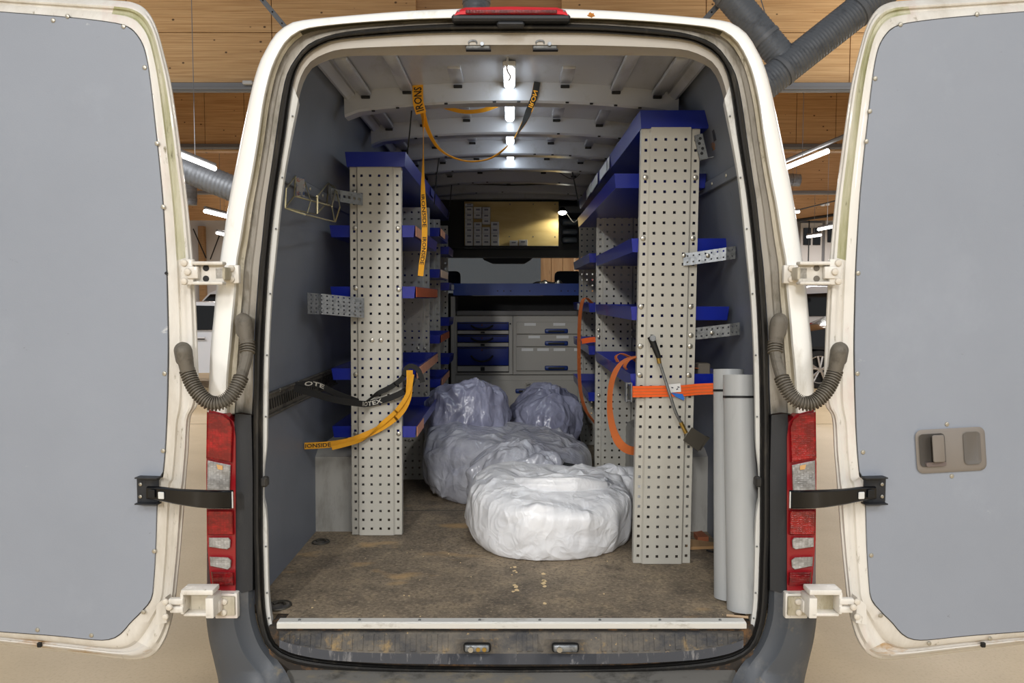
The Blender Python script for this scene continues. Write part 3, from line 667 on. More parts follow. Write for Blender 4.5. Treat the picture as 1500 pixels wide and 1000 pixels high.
rmud = MB(); rmud.box((0, 0, 0), (.036, .012, .012), bev=.002); ro = rmud.build('rib_end', m_black, VAN); rdme = ro.data; bpy.data.objects.remove(ro)
for yb in BOWS[:5]:
    for x in (-.22, .22):
        inst('roof_rib', rme, (x, yb - .17, F + 1.946), VAN); inst('rib_end', rdme, (x, yb - .05, F + 1.933), VAN)
    for x in (-.43, .43, -.6, .6):
        inst('roof_rib', rlme, (x, yb - .28, F + 1.940 - .05 * abs(x / .7) ** 2.2), VAN)
        inst('rib_end', rdme, (x, yb - .05, F + 1.926 - .05 * abs(x / .7) ** 2.2), VAN)
for s in (-1, 1):
    q = MB(); q.box((s * .668, 1.85, F + 1.903), (.05, 3.4, .03), rot=Matrix.Rotation(s * R(35), 3, 'Y'), bev=.008); q.build('roof_side_rail', m_roof, VAN)
# sill: aluminium strip, step cover, bumper
q = MB(); q.box((0, .07, F - .12), (1.60, .1, .21)); q.box((0, .06, F - .35), (1.7, .1, .3)); q.build('sill_base', mat('rusty_sill', srgb(52, 46, 40), .8, spots=[(srgb(112, 82, 52), 30, .5, .66, (1, 1, 1))]), VAN)
L0, R0 = P(408, 918, .02), P(1091, 918, .02)
q = MB(); q.box(((L0.x + R0.x) / 2, .02, F + .002), (R0.x - L0.x, .034, .008), bev=.002); q.box(((L0.x + R0.x) / 2, .002, F - .006), (R0.x - L0.x, .004, .018), bev=.001); AL = q.build('sill_strip', m_alu, VAN)
for i in range(8): inst('rivet', ME_STUD, (L0.x + .07 + i * .198, .018, F + .0055), AL, rot=(R(-90), 0, 0)).scale = (.8, .8, .8)
def pocket(px):
    return max(max(0, 1 - abs((px - 699) / 44)) , max(0, 1 - abs((px - 829) / 44)))
NSX = 90
def steprow(pts, Y, pk, lift=0):
    l = catmull(V2(pts), NSX // 2); l = l + [Vector((1498 - p.x, p.y, 0)) for p in reversed(l[:-1])]
    return [P(p.x, p.y + lift, Y + pk * min(1, 1.6 * pocket(p.x))) for p in l]
top_r = [(409, 927), (440, 926), (520, 926), (749, 926)]; rid = [(409, 937), (430, 944), (470, 951), (520, 955), (600, 957), (749, 957)]; bt = [(409, 948), (430, 957), (470, 965), (520, 969), (600, 972), (749, 973)]
mid1 = [(409, 931), (430, 932), (470, 934), (520, 935), (600, 936), (749, 936)]
r0 = steprow([(409, 922), (440, 921), (520, 921), (749, 921)], .03, 0); r1 = steprow(top_r, .008, 0); r2 = steprow(mid1, -.008, 0); r3 = steprow(rid, -.04, .05); r4 = steprow(bt, -.046, .03); r5 = [p + Vector((0, .06, -.03)) for p in r4]
mb = MB(); mb.grid([r0, r1, r2, r3]); ST = mb.build('step_cover', m_step, VAN, smooth=30)
mb = MB(); mb.grid([r3, r4, r5]); mb.build('step_edge', m_stepface, VAN, smooth=30)
q = MB()
for i in range(NSX - 2):
    if i % 2 == 0 or pocket(412 + i * 7.6) > 0: continue
    a, b, c, d2 = r1[i], r1[i + 1], r3[i + 1], r3[i]
    up = Vector((0, -.002, .0028))
    q.prism([a.lerp(d2, .1) + up, b.lerp(c, .1) + up, b.lerp(c, .9) + up, a.lerp(d2, .9) + up], (0, .002, -.006))
tp = q.build('tread_pattern', m_step, ST); tp['kind'] = 'stuff'
for px in (699, 828):
    c = P(px, 947, -.004); q = MB(); q.box(c, (.088, .03, .03), bev=.008, seg=2); q.build('latch_pocket', m_black, VAN)
    q = MB(); q.box(c + Vector((0, -.013, .001)), (.08, .012, .024), bev=.006, seg=2); sp = q.build('floor_striker', m_galv, VAN)
    q = MB(); q.cyl(c + Vector((-.02, -.026, .001)), c + Vector((-.02, -.016, .001)), .009, n=14); q.build('striker_pin', m_bolt, sp)
    if px < 750:
        for dx in (.004, .024):
            q = MB(); q.cyl(c + Vector((dx, -.022, 0)), c + Vector((dx, -.016, 0)), .007, n=12); q.build('striker_screw', m_brass, sp)
# bumper centre and corners
zb = P(749, 984, -.0).z
mb = MB(); prof = [(.05, zb), (-.0, zb - .004), (-.02, zb - .012), (-.10, zb - .02), (-.135, zb - .032), (-.15, zb - .06), (-.15, zb - .3), (.1, zb - .33)]
rows = []
for i in range(-16, 17):
    x = i / 16 * .74; cv = .012 * (abs(i) / 16) ** 2; rows.append([Vector((x, y + cv, z)) for y, z in prof])
mb.grid(rows); mb.build('bumper_step', m_bumpdirt, VAN, smooth=35)
out_c = V2([(300, 868), (302, 905), (306, 936), (312, 962), (321, 1000), (334, 1050)]); rid_c = V2([(346, 868), (345, 900), (349, 925), (360, 955), (382, 985), (415, 1030)]); inn_c = V2([(371, 862), (374, 900), (381, 926), (392, 949), (410, 966), (440, 980)])
for s in (1, -1):
    a = catmull(out_c, 24); b = catmull(rid_c, 24); c = catmull(inn_c, 24)
    rows = [toY(a, .3), toY(a, .05), toY(mixl(a, b, .12), .012), toY(mixl(a, b, .5), -.022), toY(mixl(a, b, .92), -.026), toY(b, -.02), toY(mixl(b, c, .35), .0), toY(mixl(b, c, .7), .006), toY(c, .028)]
    for r in rows:
        for i, p in enumerate(r): p.y -= .10 * max(0, (i - 15) / 8) ** 2 * (1 if p.y < .2 else 0)
    mb = MB(); mb.grid(rows)
    if s < 0: mb.flipx()
    mb.build('bumper_corner', m_bumper, VAN, smooth=45)
    mb = MB(); mb.grid([toY(V2([(344, 606), (345, 700), (345, 868)]), .0), toY(V2([(352, 606), (354, 700), (354, 868)]), -.006), toY(V2([(368, 608), (370, 700), (370, 864)]), .006), toY(V2([(372, 608), (373, 700), (374, 864)]), .04)])
    mb.grid([toY(V2([(340, 604), (354, 603), (372, 606)]), .1), toY(V2([(340, 606), (354, 604), (372, 607)]), .0)])
    if s < 0: mb.flipx()
    mb.build('corner_trim', m_plastic, VAN, smooth=40)
    # tail lamp
    mb = MB(); pr = lambda pts, Y, d: mb.prism([P(x, y, Y) for x, y in pts], (0, d, 0))
    pr([(306, 600), (332, 607), (342, 618), (345, 640), (345, 870), (311, 871), (308, 850), (303, 790), (302, 680)], -.004, .12)
    if s < 0: mb.flipx()
    TL = mb.build('tail_lamp', m_redflat, VAN)
    for nm, m_, pts in (('stop_lens', m_lensred, [(303, 603), (326, 607), (337, 615), (341, 626), (339, 678), (302, 671)]),
                        ('indicator_lens', m_lensclear, [(304, 674), (338, 681), (336, 736), (337, 745), (303, 745)]),
                        ('tail_lens', m_lensred, [(303, 748), (341, 748), (342, 783), (304, 783)]),
                        ('reversing_lens', m_lensclear, [(306, 787), (335, 787), (338, 791), (337, 802), (333, 804.5), (306, 801)]),
                        ('fog_lens', m_lensclear, [(307, 815), (334, 816), (339, 820), (338, 831), (334, 834), (308, 829)]),
                        ('reflector_lens', m_lensdark, [(309, 837), (342, 838), (343, 857), (311, 856)])):
        mb = MB(); cx = sum(p[0] for p in pts) / len(pts); cy = sum(p[1] for p in pts) / len(pts)
        fr_ = [P(x, y, -.004) for x, y in pts]; fm = [P(x, y, -.012) for x, y in pts]; bk = [P(cx + (x - cx) * .9, cy + (y - cy) * .94, -.016) for x, y in pts]
        mb.grid([fr_, fm, bk], closed=True); mb.add(bk, [list(range(len(bk)))])
        if s < 0: mb.flipx()
        mb.build(nm, m_, TL, smooth=30)
    mb = MB(); mb.prism([P(x, y, -.02) for x, y in ((317, 680), (326, 682), (326, 688), (319, 687))], (0, .002, 0))
    if s < 0: mb.flipx()
    mb.build('indicator_bulb', mat('amber_bulb', srgb(206, 160, 104), .3, coat=.5), TL)
    # small rubber stop on the inner flange
    q = MB(); q.box(P(388, 705, .02), (.022, .03, .032), bev=.005); 
    if s < 0: q.flipx()
    q.build('door_stop', m_rubber, VAN)

# ------------------------------------------------------------------ rear doors
ANG = R(6)
DU = Vector((-math.cos(ANG), math.sin(ANG), 0)); DN = Vector((-math.sin(ANG), -math.cos(ANG), 0))
DP = P(290, 500, -.075)
def PD(px, py, d=0.):       # point on the left door, d behind its inner panel face
    return PN(px, py, DP - DN * d, DN)
PAIRS = [((-88, -14), (-70, 11)), ((-40, -11), (-35, 14)), ((0, -8), (0, 17)), ((100, -2), (100, 25)), ((170, 1), (160, 32)), ((198, 5), (186, 38)), ((216, 17), (200, 49)), ((229, 40), (211, 68)), ((240, 78), (218, 98)),
         ((250, 120), (223, 135)), ((258, 170), (228, 180)), ((266, 230), (234, 235)), ((275, 300), (240, 300)), ((282, 375), (245, 385)), ((286, 430), (247, 450)), ((289, 500), (248, 510)), ((291, 575), (247, 570)), ((288, 595), (246, 600)),
         ((279, 612), (245, 625)), ((276, 660), (243, 660)), ((273, 695), (240, 692)), ((272, 708), (238, 699)), ((271, 722), (232, 702)), ((270, 738), (231, 735)), ((265, 800), (229, 800)), ((260, 850), (226, 850)), ((257, 878), (222, 878)),
         ((252, 905), (207, 897)), ((243, 934), (192, 912)), ((230, 954), (178, 928)), ((212, 964), (163, 936)), ((185, 965), (140, 937)), ((100, 955), (80, 931)), ((0, 943), (0, 925)), ((-40, 940), (-35, 922)), ((-88, 936), (-70, 919))]
PROF = [(-.01, .062), (-.01, .045), (.03, .036), (.10, .033), (.17, .020), (.27, .016), (.36, .018), (.42, .027), (.55, .027), (.63, .016), (.76, .012), (.92, .007), (1.0, .006)]
SCREWS = {1: [(78, 30), (181, 39), (212, 99), (230, 210), (239, 303), (241, 547), (239, 660), (226, 807), (210, 896), (134, 930), (55, 922), (99, 24)],
          -1: [(1319, 36), (1431, 21), (1282, 115), (1269, 207), (1274, 163), (1257, 400), (1256, 547), (1264, 662), (1276, 813), (1290, 901), (1361, 942), (1450, 935), (1387, 621), (1394, 697)]}
def mir(v): return Vector((-v.x, v.y, v.z))
SUB = 5
def cr_idx(pts):
    e = [pts[0] * 2 - pts[1]] + pts + [pts[-1] * 2 - pts[-2]]; out = []
    for i in range(1, len(e) - 2):
        p0, p1, p2, p3 = e[i - 1:i + 3]
        for k in range(SUB):
            t = k / SUB; out.append(.5 * ((2 * p1) + (p2 - p0) * t + (2 * p0 - 5 * p1 + 4 * p2 - p3) * t * t + (3 * p1 - p0 - 3 * p2 + p3) * t ** 3))
    return out + [pts[-1]]
FP = list(zip(cr_idx(V2([p[0] for p in PAIRS])), cr_idx(V2([p[1] for p in PAIRS]))))
for s in (1, -1):
    rows = []; n = len(FP)
    for (t, d) in PROF:
        r = []
        for o2, i2 in FP:
            r.append(PD(o2[0] + (i2[0] - o2[0]) * t, o2[1] + (i2[1] - o2[1]) * t, d))
        rows.append(r)
    mb = MB()
    for i in range(len(rows) - 1):
        for k in range(n):
            k2 = (k + 1) % n
            mb.cur = 0
            if 5 <= i <= 8: mb.cur = 1 if 20 <= k < 13 * SUB else 0
            if k >= 29 * SUB and 3 <= i <= 8: mb.cur = 2
            mb.add([rows[i][k], rows[i][k2], rows[i + 1][k2], rows[i + 1][k]], [[0, 1, 2, 3]])
    mb.cur = 0; mb.add(rows[0], [list(range(n))])
    if s < 0: mb.flipx()
    D = mb.build('rear_door', [m_frame, m_algae, m_rustrim], VAN, smooth=45)
    mb = MB(); inner = catmull(V2([p[1] for p in PAIRS]), 150)
    mb.prism([PD(p.x, p.y, .0075) for p in inner], DN * .0025)
    if s < 0: mb.flipx()
    mb.build('panel_gasket', m_edge, D, smooth=0)
    c = Vector((110, 480, 0)); inn2 = [p + (c - p).normalized() * 1.6 for p in inner]
    mb = MB(); mb.prism([PD(p.x, p.y, .0045) for p in inn2], DN * .0045)
    if s < 0: mb.flipx()
    mb.build('inner_panel', m_panel, D, smooth=0)
    for (x, y) in SCREWS[s]:
        if s > 0: p = PD(x, y, 0)
        else: p = PN(x, y, mir(DP), mir(DN))
        inst('panel_screw', ME_SCREW, p, D, rot=(0, 0, -s * ANG))
    if s > 0:
        q = MB(); q.cyl(PD(243.5, 400, 0), PD(243.5, 400, .002), .005, n=10); q.build('screw_hole', m_black, D)
    for (x, y) in ((116, 24),):
        pass
    # drain plug on the bottom rim
    q = MB(); q.box(PD(58, 944, .012), (.014, .01, .016), bev=.002)
    if s < 0: q.flipx()
    q.build('drain_slot', m_black, D)
    # check strap bracket and arm
    q = MB(); q.box(PD(217, 718, -.004), (.072, .008, .088), rot=Matrix.Rotation(-ANG, 3, 'Z'), bev=.002)
    q.box(PD(217, 699, -.016), (.072, .03, .004), rot=Matrix.Rotation(-ANG, 3, 'Z')); q.box(PD(217, 737, -.016), (.072, .03, .004), rot=Matrix.Rotation(-ANG, 3, 'Z'))
    if s < 0: q.flipx()
    BK = q.build('strap_bracket', m_plastic, VAN)
    for y in (709, 727):
        p = PD(206, y, -.009); inst('bolt', ME_BOLT, p if s > 0 else mir(p), BK, rot=(0, 0, -s * ANG)).scale = (.6, .6, .6)
    path = [(214, 722, -.095, 9), (235, 724, -.112, 11), (260, 728, -.125, 12.5), (290, 731, -.125, 13), (318, 732, -.105, 13), (340, 732, -.07, 13)]
    cp = catmull([Vector(p[:3]) for p in path], 24); hh = catmull([Vector((p[3], i, 0)) for i, p in enumerate(path)], 24)
    rows = []
    for p, h in zip(cp, hh):
        a = P(p.x, p.y - h.x, p.z); b = P(p.x, p.y + h.x, p.z); o2 = Vector((0, .012, 0)); u = Vector((0, 0, .004))
        rows.append([a + o2, a + u * -.2 + Vector((0, .004, 0)), a - u, b + u, b + Vector((0, .004, 0)), b + o2])
    mb = MB(); mb.grid(rows, closed=True); mb.add(rows[0], [list(range(6))]); mb.add(rows[-1], [list(range(6))])
    if s < 0: mb.flipx()
    CS = mb.build('check_strap', mat('black_steel_strap', srgb(18, 19, 22), .28, .3, coat=.3), VAN, smooth=35)
    for nm, m_, x, y, Y, sx, sz in (('strap_window', m_flange, 236, 725.5, -.1165, .020, .022), ('strap_buckle', m_black, 222, 723, -.108, .022, .026), ('strap_end_edge', m_flange, 340.5, 732, -.073, .004, .054)):
        q = MB(); q.box(P(x, y, Y), (sx, .006, sz), rot=Matrix.Rotation(R(-12), 3, 'Z'), bev=.002)
        if s < 0: q.flipx()
        q.build(nm, m_, CS)
    # upper hinge
    def hb(name, par, px0, py0, px1, py1, Y, th, m_=m_frame, rot=0, bev=.004):
        a = P(px0, py0, Y); b = P(px1, py1, Y); q = MB(); q.box((a + b) / 2 + Vector((0, th / 2, 0)), (abs(b.x - a.x), th, abs(a.z - b.z)), bev=bev, seg=2, rot=Matrix.Rotation(R(rot), 3, 'Z') if rot else None)
        if s < 0: q.flipx()
        return q.build(name, m_, par)
    H = hb('upper_hinge', VAN, 281, 386, 328, 415, -.075, .012)
    hb('hinge_top_flange', H, 281, 382.5, 326, 388, -.10, .035); hb('hinge_bottom_flange', H, 281, 412, 326, 417, -.10, .035)
    hb('door_plate', H, 264, 379, 283, 417, -.09, .02); hb('body_plate', H, 324, 388, 350, 415, -.02, .022); hb('knuckle', H, 314, 391, 330, 410, -.075, .06, m_gutter)
    hb('hinge_arm', H, 272, 390, 290, 408, -.097, .02)
    for x, y in ((301.5, 392.5), (301.5, 408)):
        q = MB(); p = P(x, y, -.077); q.cyl(p, p + Vector((0, .003, 0)), .0095, n=16)
        if s < 0: q.flipx()
        q.build('hinge_hole', m_black if s > 0 else m_rubbergrey, H)
    for x, y, Y in ((270, 385, -.0905), (275, 398, -.098), (270, 412, -.0905), (339, 393, -.021), (331, 400, -.023), (339, 409, -.021)):
        p = P(x, y, Y); b2 = inst('hinge_bolt', ME_WBOLT, p if s > 0 else mir(p), H); b2.scale = (1.05, 1.1, 1.05)
    # lower hinge
    H = hb('lower_hinge', VAN, 268, 869, 308, 901, -.07, .008, m_gutter)
    hb('hinge_top_flange', H, 264, 864, 312, 872, -.115, .055); hb('hinge_side_flange', H, 263, 868, 269, 900, -.115, .05); hb('hinge_lower_flange', H, 268, 898, 310, 903, -.10, .04)
    hb('knuckle', H, 300, 876, 313, 906, -.10, .07); hb('body_plate', H, 314, 869, 348, 906, -.028, .03, m_frame); hb('hinge_pad', H, 317, 874, 344, 902, -.036, .014, m_gutter)
    hb('knuckle_arm', H, 306, 880, 322, 898, -.06, .04)
    q = MB(); q.prism([PD(x, y, .006) for x, y in ((237, 880), (250, 869), (252, 906), (236, 909))], DN * .03)
    if s < 0: q.flipx()
    q.build('door_plate', m_frame, H)
    hb('door_arm', H, 246, 877, 268, 886, -.118, .02); hb('door_arm', H, 248, 889, 268, 898, -.118, .02)
    for x, y, Y in ((242.5, 881, -.116), (248, 889, -.125), (242.5, 903, -.116), (329, 881, -.037), (319, 887, -.037), (328, 897, -.037)):
        p = P(x, y, Y); inst('hinge_bolt', ME_WBOLT, p if s > 0 else mir(p), H)
    # corrugated cable sleeve
    pth = [(362, 500, -.015), (362, 518, -.03), (357, 540, -.055), (350, 560, -.08), (338, 580, -.10), (322, 590, -.115), (306, 589, -.12), (291, 576, -.118), (281, 560, -.11), (274, 542, -.10)]
    cp = catmull([Vector(p) for p in pth], 190); wp = [P(p.x, p.y, p.z) for p in cp]
    def rad(t):
        if .09 < t < .30: return .0175
        return .0205 + .0034 * (1 if int(t * 189) % 4 < 2 else -1)
    mb = MB(); mb.tube(wp, rad, 14)
    if s < 0: mb.flipx()
    SL = mb.build('cable_sleeve', m_rubbergrey, VAN, smooth=25)
    for ax, ay, bx, by, Y0, Y1, r_ in ((356.5, 460, 362, 503, -.012, -.018, .023), (267, 503, 274.5, 543, -.112, -.105, .023)):
        a = P(ax, ay, Y0); b = P(bx, by, Y1); mb = MB(); k_ = 12
        bt_ = lambda t: r_ * (math.sqrt(max(.02, 1 - (1 - t / .3) ** 2)) * 1.08 if t < .3 else 1.08 - .25 * (t - .3))
        k_ = 24
        mb.tube([a.lerp(b, i / k_) for i in range(k_ + 1)], bt_, 16)
        off = Vector((-.009, .014, .004))
        mb.tube([a.lerp(b, i / k_ * .9) + off for i in range(k_ + 1)], lambda t: r_ * 1.12 * math.sqrt(max(.02, 1 - (1 - t / .35) ** 2 if t < .35 else (1 if t < .7 else 1 - ((t - .7) / .3) ** 2))), 16)
        if s < 0: mb.flipx()
        mb.build('sleeve_boot', m_rubbergrey, SL, smooth=50)

# recessed handle in the right door
pt, nn = mir(DP), mir(DN)
def PR(px, py, d=0.): return PN(px, py, pt - nn * d, nn)
def rrect(x0, y0, x1, y1, r, skew=(0, 0), n=5):
    out = []
    for cx, cy, a0 in ((x1 - r, y0 + r, -90), (x1 - r, y1 - r, 0), (x0 + r, y1 - r, 90), (x0 + r, y0 + r, 180)):
        for i in range(n + 1):
            a = R(a0 + 90 * i / n); x = cx + r * math.cos(a); y = cy + r * math.sin(a)
            u = (x - (x0 + x1) / 2); v = (y - (y0 + y1) / 2)
            out.append((x + skew[0] * v, y + skew[1] * u))
    return out
sk = (.06, -.055)
m_handle = mat('taupe_handle_plastic', srgb(128, 121, 114), .55)
m_handled = mat('taupe_handle_dark', srgb(74, 70, 66), .6)
q = MB(); o1 = rrect(1342, 627, 1444, 691, 10, sk); o2 = rrect(1346, 630, 1440, 688, 8, sk)
q.grid([[PR(x, y, .004) for x, y in o1], [PR(x, y, -.005) for x, y in o1], [PR(x, y, -.009) for x, y in o2]], closed=True)
q.add([PR(x, y, -.009) for x, y in o2], [list(range(len(o2)))])
HD = q.build('door_handle', m_handle, D, smooth=40)
for nm, (x0, y0, x1, y1), m_ in (('handle_well', (1347, 635, 1385, 683), m_handled), ('grip_well', (1412, 632, 1437, 680), m_handled)):
    a = rrect(x0, y0, x1, y1, 6, sk); b = rrect(x0 + 1.5, y0 + 1.5, x1 - 1.5, y1 - 1.5, 5, sk); c = rrect(x0 + 4, y0 + 4, x1 - 4, y1 - 4, 4, sk)
    q = MB(); q.grid([[PR(x, y, -.0085) for x, y in a], [PR(x, y, -.0125) for x, y in a], [PR(x, y, -.0125) for x, y in b], [PR(x, y, -.0098) for x, y in c]], closed=True); q.add([PR(x, y, -.0098) for x, y in c], [list(range(len(c)))])
    q.build(nm, m_ if nm == 'handle_well' else mat('taupe_handle_mid', srgb(102, 98, 94), .5), HD, smooth=30)
q = MB(); a = rrect(1366, 637, 1384, 677, 3, sk); b = rrect(1367, 638, 1383, 676, 3, sk)
q.grid([[PR(x, y, -.010) for x, y in a], [PR(x, y, -.03) for x, y in a], [PR(x, y, -.033) for x, y in b]], closed=True); q.add([PR(x, y, -.033) for x, y in b], [list(range(len(b)))]); q.build('pull_lever', m_handle, HD, smooth=30)
q = MB(); a = rrect(1355, 676, 1384, 682, 2, sk); q.prism([PR(x, y, -.010) for x, y in a], nn * .008); q.build('lock_slider', mat('taupe_slider', srgb(112, 100, 96), .5), HD)

# ------------------------------------------------------------------ front of the van: windscreen, seats, dash
q = MB(); q.add([(-.80, 4.62, 2.36), (.80, 4.62, 2.36), (.86, 5.28, 1.45), (-.86, 5.28, 1.45)], [[0, 1, 2, 3]]); q.add([(-.80, 4.628, 2.366), (.80, 4.628, 2.366), (.86, 5.288, 1.456), (-.86, 5.288, 1.456)], [[3, 2, 1, 0]]); q.build('windscreen', m_glass, VAN, smooth=0)
for s in (-1, 1):
    q = MB(); q.prism([(s * .80, 4.62, 2.36), (s * .99, 4.62, 2.3), (s * .99, 5.28, 1.42), (s * .86, 5.28, 1.45)], (0, .04, .02)); q.build('windscreen_pillar', m_plastic, VAN)
    q = MB(); q.box((s * .96, 4.55, 1.3), (.06, 1.5, 1.3), bev=.02); q.box((s * .9, 4.0, 1.9), (.1, .5, 1.2), bev=.02); q.build('cab_side', m_plastic, VAN)
q = MB(); q.box((0, 5.25, 1.1), (1.9, .5, .66), bev=.06, seg=2); q.build('dashboard', m_plastic, VAN)
q = MB(); q.box((0, 5.75, .95), (1.9, .7, .8), bev=.15, seg=3); q.build('bonnet', m_white, VAN)
q = MB(); q.box((0, 4.3, F - .2), (1.9, 1.5, .1)); q.build('cab_floor', m_black, VAN)
q = MB(); q.box((0, 4.18, 2.47), (1.7, .95, .06), bev=.01); q.box((0, 4.55, 2.32), (1.66, .2, .12), bev=.03); q.build('headliner', mat('dark_headliner', srgb(96, 100, 106), .6), VAN)
# overhead console shapes above the windscreen
q = MB(); q.prism([P(x, y, 4.3) for x, y in ((705, 372), (785, 372), (778, 380), (768, 386), (722, 386), (708, 380))], (0, .08, 0)); q.build('mirror_console', mat('console_grey', srgb(62, 66, 72), .5), VAN)
q = MB(); q.prism([P(x, y, 4.1) for x, y in ((640, 366), (850, 366), (850, 377), (640, 377))], (0, .12, 0)); q.build('overhead_ledge', mat('ledge_grey', srgb(88, 94, 100), .4), VAN)
q = MB()
for i, yy in enumerate((312, 326, 340, 352)):
    q.box(P(834, yy, 4.0), (.13, .1, .05), bev=.02, seg=2)
q.build('cab_trim_folds', mat('cab_trim', srgb(120, 132, 146), .3, coat=.3), VAN)
for i, (px, lb) in enumerate(((655, 'dark seat headrest at left behind blue tray'), (832, 'dark blue seat headrest at right behind blue tray'))):
    st = thing('cab_seat', lb, 'seat', P(px, 600, 4.35) * 1, 'cab seats'); c = P(px, 411, 4.3)
    q = MB(); q.box(c, (.24, .1, .17), bev=.04, seg=3); q.build('headrest', m_seat, st, smooth=60)
    q = MB(); q.box(c + Vector((0, .02, -.42)), (.46, .14, .62), bev=.05, seg=3); q.build('backrest', m_seat, st, smooth=60)
    for dx in (-.06, .06):
        q = MB(); q.cyl(c + Vector((dx, 0, -.05)), c + Vector((dx, .01, -.16)), .007, n=8); q.build('headrest_post', m_galv, st)
    q = MB(); q.box(c + Vector((0, -.1 + .25, -.75)), (.48, .5, .14), bev=.05, seg=3); q.build('seat_cushion', m_seat, st, smooth=60)
# black headboard above the cab with its studs
BY = 3.56
a = P(632, 288, BY); b = P(868, 362, BY)
q = MB(); q.box(((a.x + b.x) / 2 - .3, BY + .03, (a.z + b.z) / 2 + .02), (b.x - a.x - .2, .03, a.z - b.z + .04)); q.build('headboard', m_black, VAN)
q = MB(); q.prism([P(x, y, 4.16) for x, y in ((620, 280), (885, 280), (885, 371), (620, 371))], (0, .03, 0)); q.build('cab_header_panel', mat('cab_header', srgb(70, 78, 88), .35, coat=.3), VAN)
q = MB(); c = P(750, 284, BY); q.box((0, BY + .0, c.z), (1.42, .06, .09), bev=.01); BRW = q.build('front_roof_beam', m_roof, VAN)
for i in range(12):
    inst('stud', ME_STUD, P(640 + i * 18.2, 290.5, BY - .012), VAN)

# ================================================================== shelving racks
def perf(mb, W, H, cols, rows_, hs, fn, folds=()):
    """sheet W x H with square holes centred at cols x rows_; fn(u, v) -> point"""
    us = sorted(set([0, W] + [c + d for c in cols for d in (-hs / 2, hs / 2)] + list(folds))); vs_ = sorted(set([0, H] + [c + d for c in rows_ for d in (-hs / 2, hs / 2)]))
    ucut = [any(abs((a + b) / 2 - c) < hs / 2 * .99 for c in cols) for a, b in zip(us, us[1:])]; vcut = [any(abs((a + b) / 2 - c) < hs / 2 * .99 for c in rows_) for a, b in zip(vs_, vs_[1:])]
    n = len(us); vv = [fn(u, v) for v in vs_ for u in us]
    fs = [[j * n + i, j * n + i + 1, (j + 1) * n + i + 1, (j + 1) * n + i] for j in range(len(vs_) - 1) for i in range(n - 1) if not (ucut[i] and vcut[j])]
    return mb.add(vv, fs)
def upright(rack, X0, X1, Y, z0, z1, tilt, m_=None, mirror=False):
    W = X1 - X0; H = z1 - z0; cols = [W * f for f in (.075, .235, .405, .58, .75, .93)]; nr = int((H - .03) / .0402); rws = [.03 + i * .0402 for i in range(nr + 1) if .03 + i * .0402 < H - .012]
    fo = [W * f for f in (.125, .155, .835, .87)]
    def fn(u, v):
        f = u / W
        d = 0 if f < .126 else (-.010 if .154 < f < .836 else (0 if f > .869 else None))
        if d is None: d = -.010
        return Vector((X0 + u + tilt * v, Y + d, z0 + v))
    mb = MB(); perf(mb, W, H, cols, rws, .0108, fn, fo)
    # return flanges along both edges
    for u, sgn in ((0, 1), (W, 1)):
        a, b = fn(u, 0), fn(u, H); mb.add([a, b, b + Vector((0, .03, 0)), a + Vector((0, .03, 0))], [[0, 1, 2, 3]])
    o = mb.build('upright', m_ or m_peg, rack, smooth=0, fix=True)
    md = o.modifiers.new('thickness', 'SOLIDIFY'); md.thickness = .0022; md.offset = 1
    return o
def tray(rack, x0, x1, y0, y1, z, lip=.05, name='shelf_tray', m_=None, endlip=None, aisle=1):
    """folded sheet tray; aisle = +1 when its aisle lip is on the +X side"""
    m_ = m_ or m_blue; t = .003; fl = .006
    mb = MB(); A = [(x0 + fl, y0 + fl), (x1 - fl, y0 + fl), (x1 - fl, y1 - fl), (x0 + fl, y1 - fl)]; B = [(x0, y0), (x1, y0), (x1, y1), (x0, y1)]
    Bi = [(x0 + t, y0 + t), (x1 - t, y0 + t), (x1 - t, y1 - t), (x0 + t, y1 - t)]; Ai = [(x0 + fl + t, y0 + fl + t), (x1 - fl - t, y0 + fl + t), (x1 - fl - t, y1 - fl - t), (x0 + fl + t, y1 - fl - t)]
    lo = [Vector((x, y, z)) for x, y in A]; hi = [Vector((x, y, z + lip)) for x, y in B]; hii = [Vector((x, y, z + lip)) for x, y in Bi]; loi = [Vector((x, y, z + t)) for x, y in Ai]
    mb.grid([lo, hi, hii, loi], closed=True); mb.add(lo, [[3, 2, 1, 0]]); mb.add(loi, [[0, 1, 2, 3]])
    return mb.build(name, m_, rack, smooth=0)
def bolts(parent, Y, pts, sc=1.):
    for x, y in pts: inst('bolt', ME_BOLT, P(x, y, Y), parent).scale = (sc, sc, sc)
def strip(rack, x, y0, y1, z0, z1, m_, name='label_strip'):
    q = MB(); q.box((x, (y0 + y1) / 2, (z0 + z1) / 2), (.003, y1 - y0, z1 - z0), bev=.0008); return q.build(name, m_, rack)
# ---- left rack
a = P(513, 782, .93); b = P(587, 245, .93)
LX0, LX1 = P(516, 782, .93).x, P(588.5, 782, .93).x; LT = b.z
RL = thing('shelf_rack', 'left shelving rack with perforated grey uprights and blue trays', 'shelf', (-.62, .93, F), 'van shelving racks')
upright(RL, LX0, LX1, .93, F + .002, LT, .0058)
upright(RL, LX0, LX1 + .012, 1.97, F + .002, LT - .05, .004); upright(RL, LX0, LX1 + .012, 2.62, F + .002, LT - .05, .003); upright(RL, LX0, LX1 + .03, 3.05, F + .002, LT - .05, .002)
bolts(RL, .919, [(545, 498), (558, 498)]); bolts(RL, .929, [(520, 334), (583, 334), (521, 422), (584, 424), (521, 548), (521, 635), (584, 635), (519, 281)])
bolts(RL, 1.96, [(612, 510), (622, 510), (623, 577), (600, 645)], .9)
tt = P(550, 244, .925).z
tray(RL, P(505, 235, .9).x, P(594, 235, .9).x, .905, 3.2, tt - .002, .062, 'top_tray')
AL_ = -.428
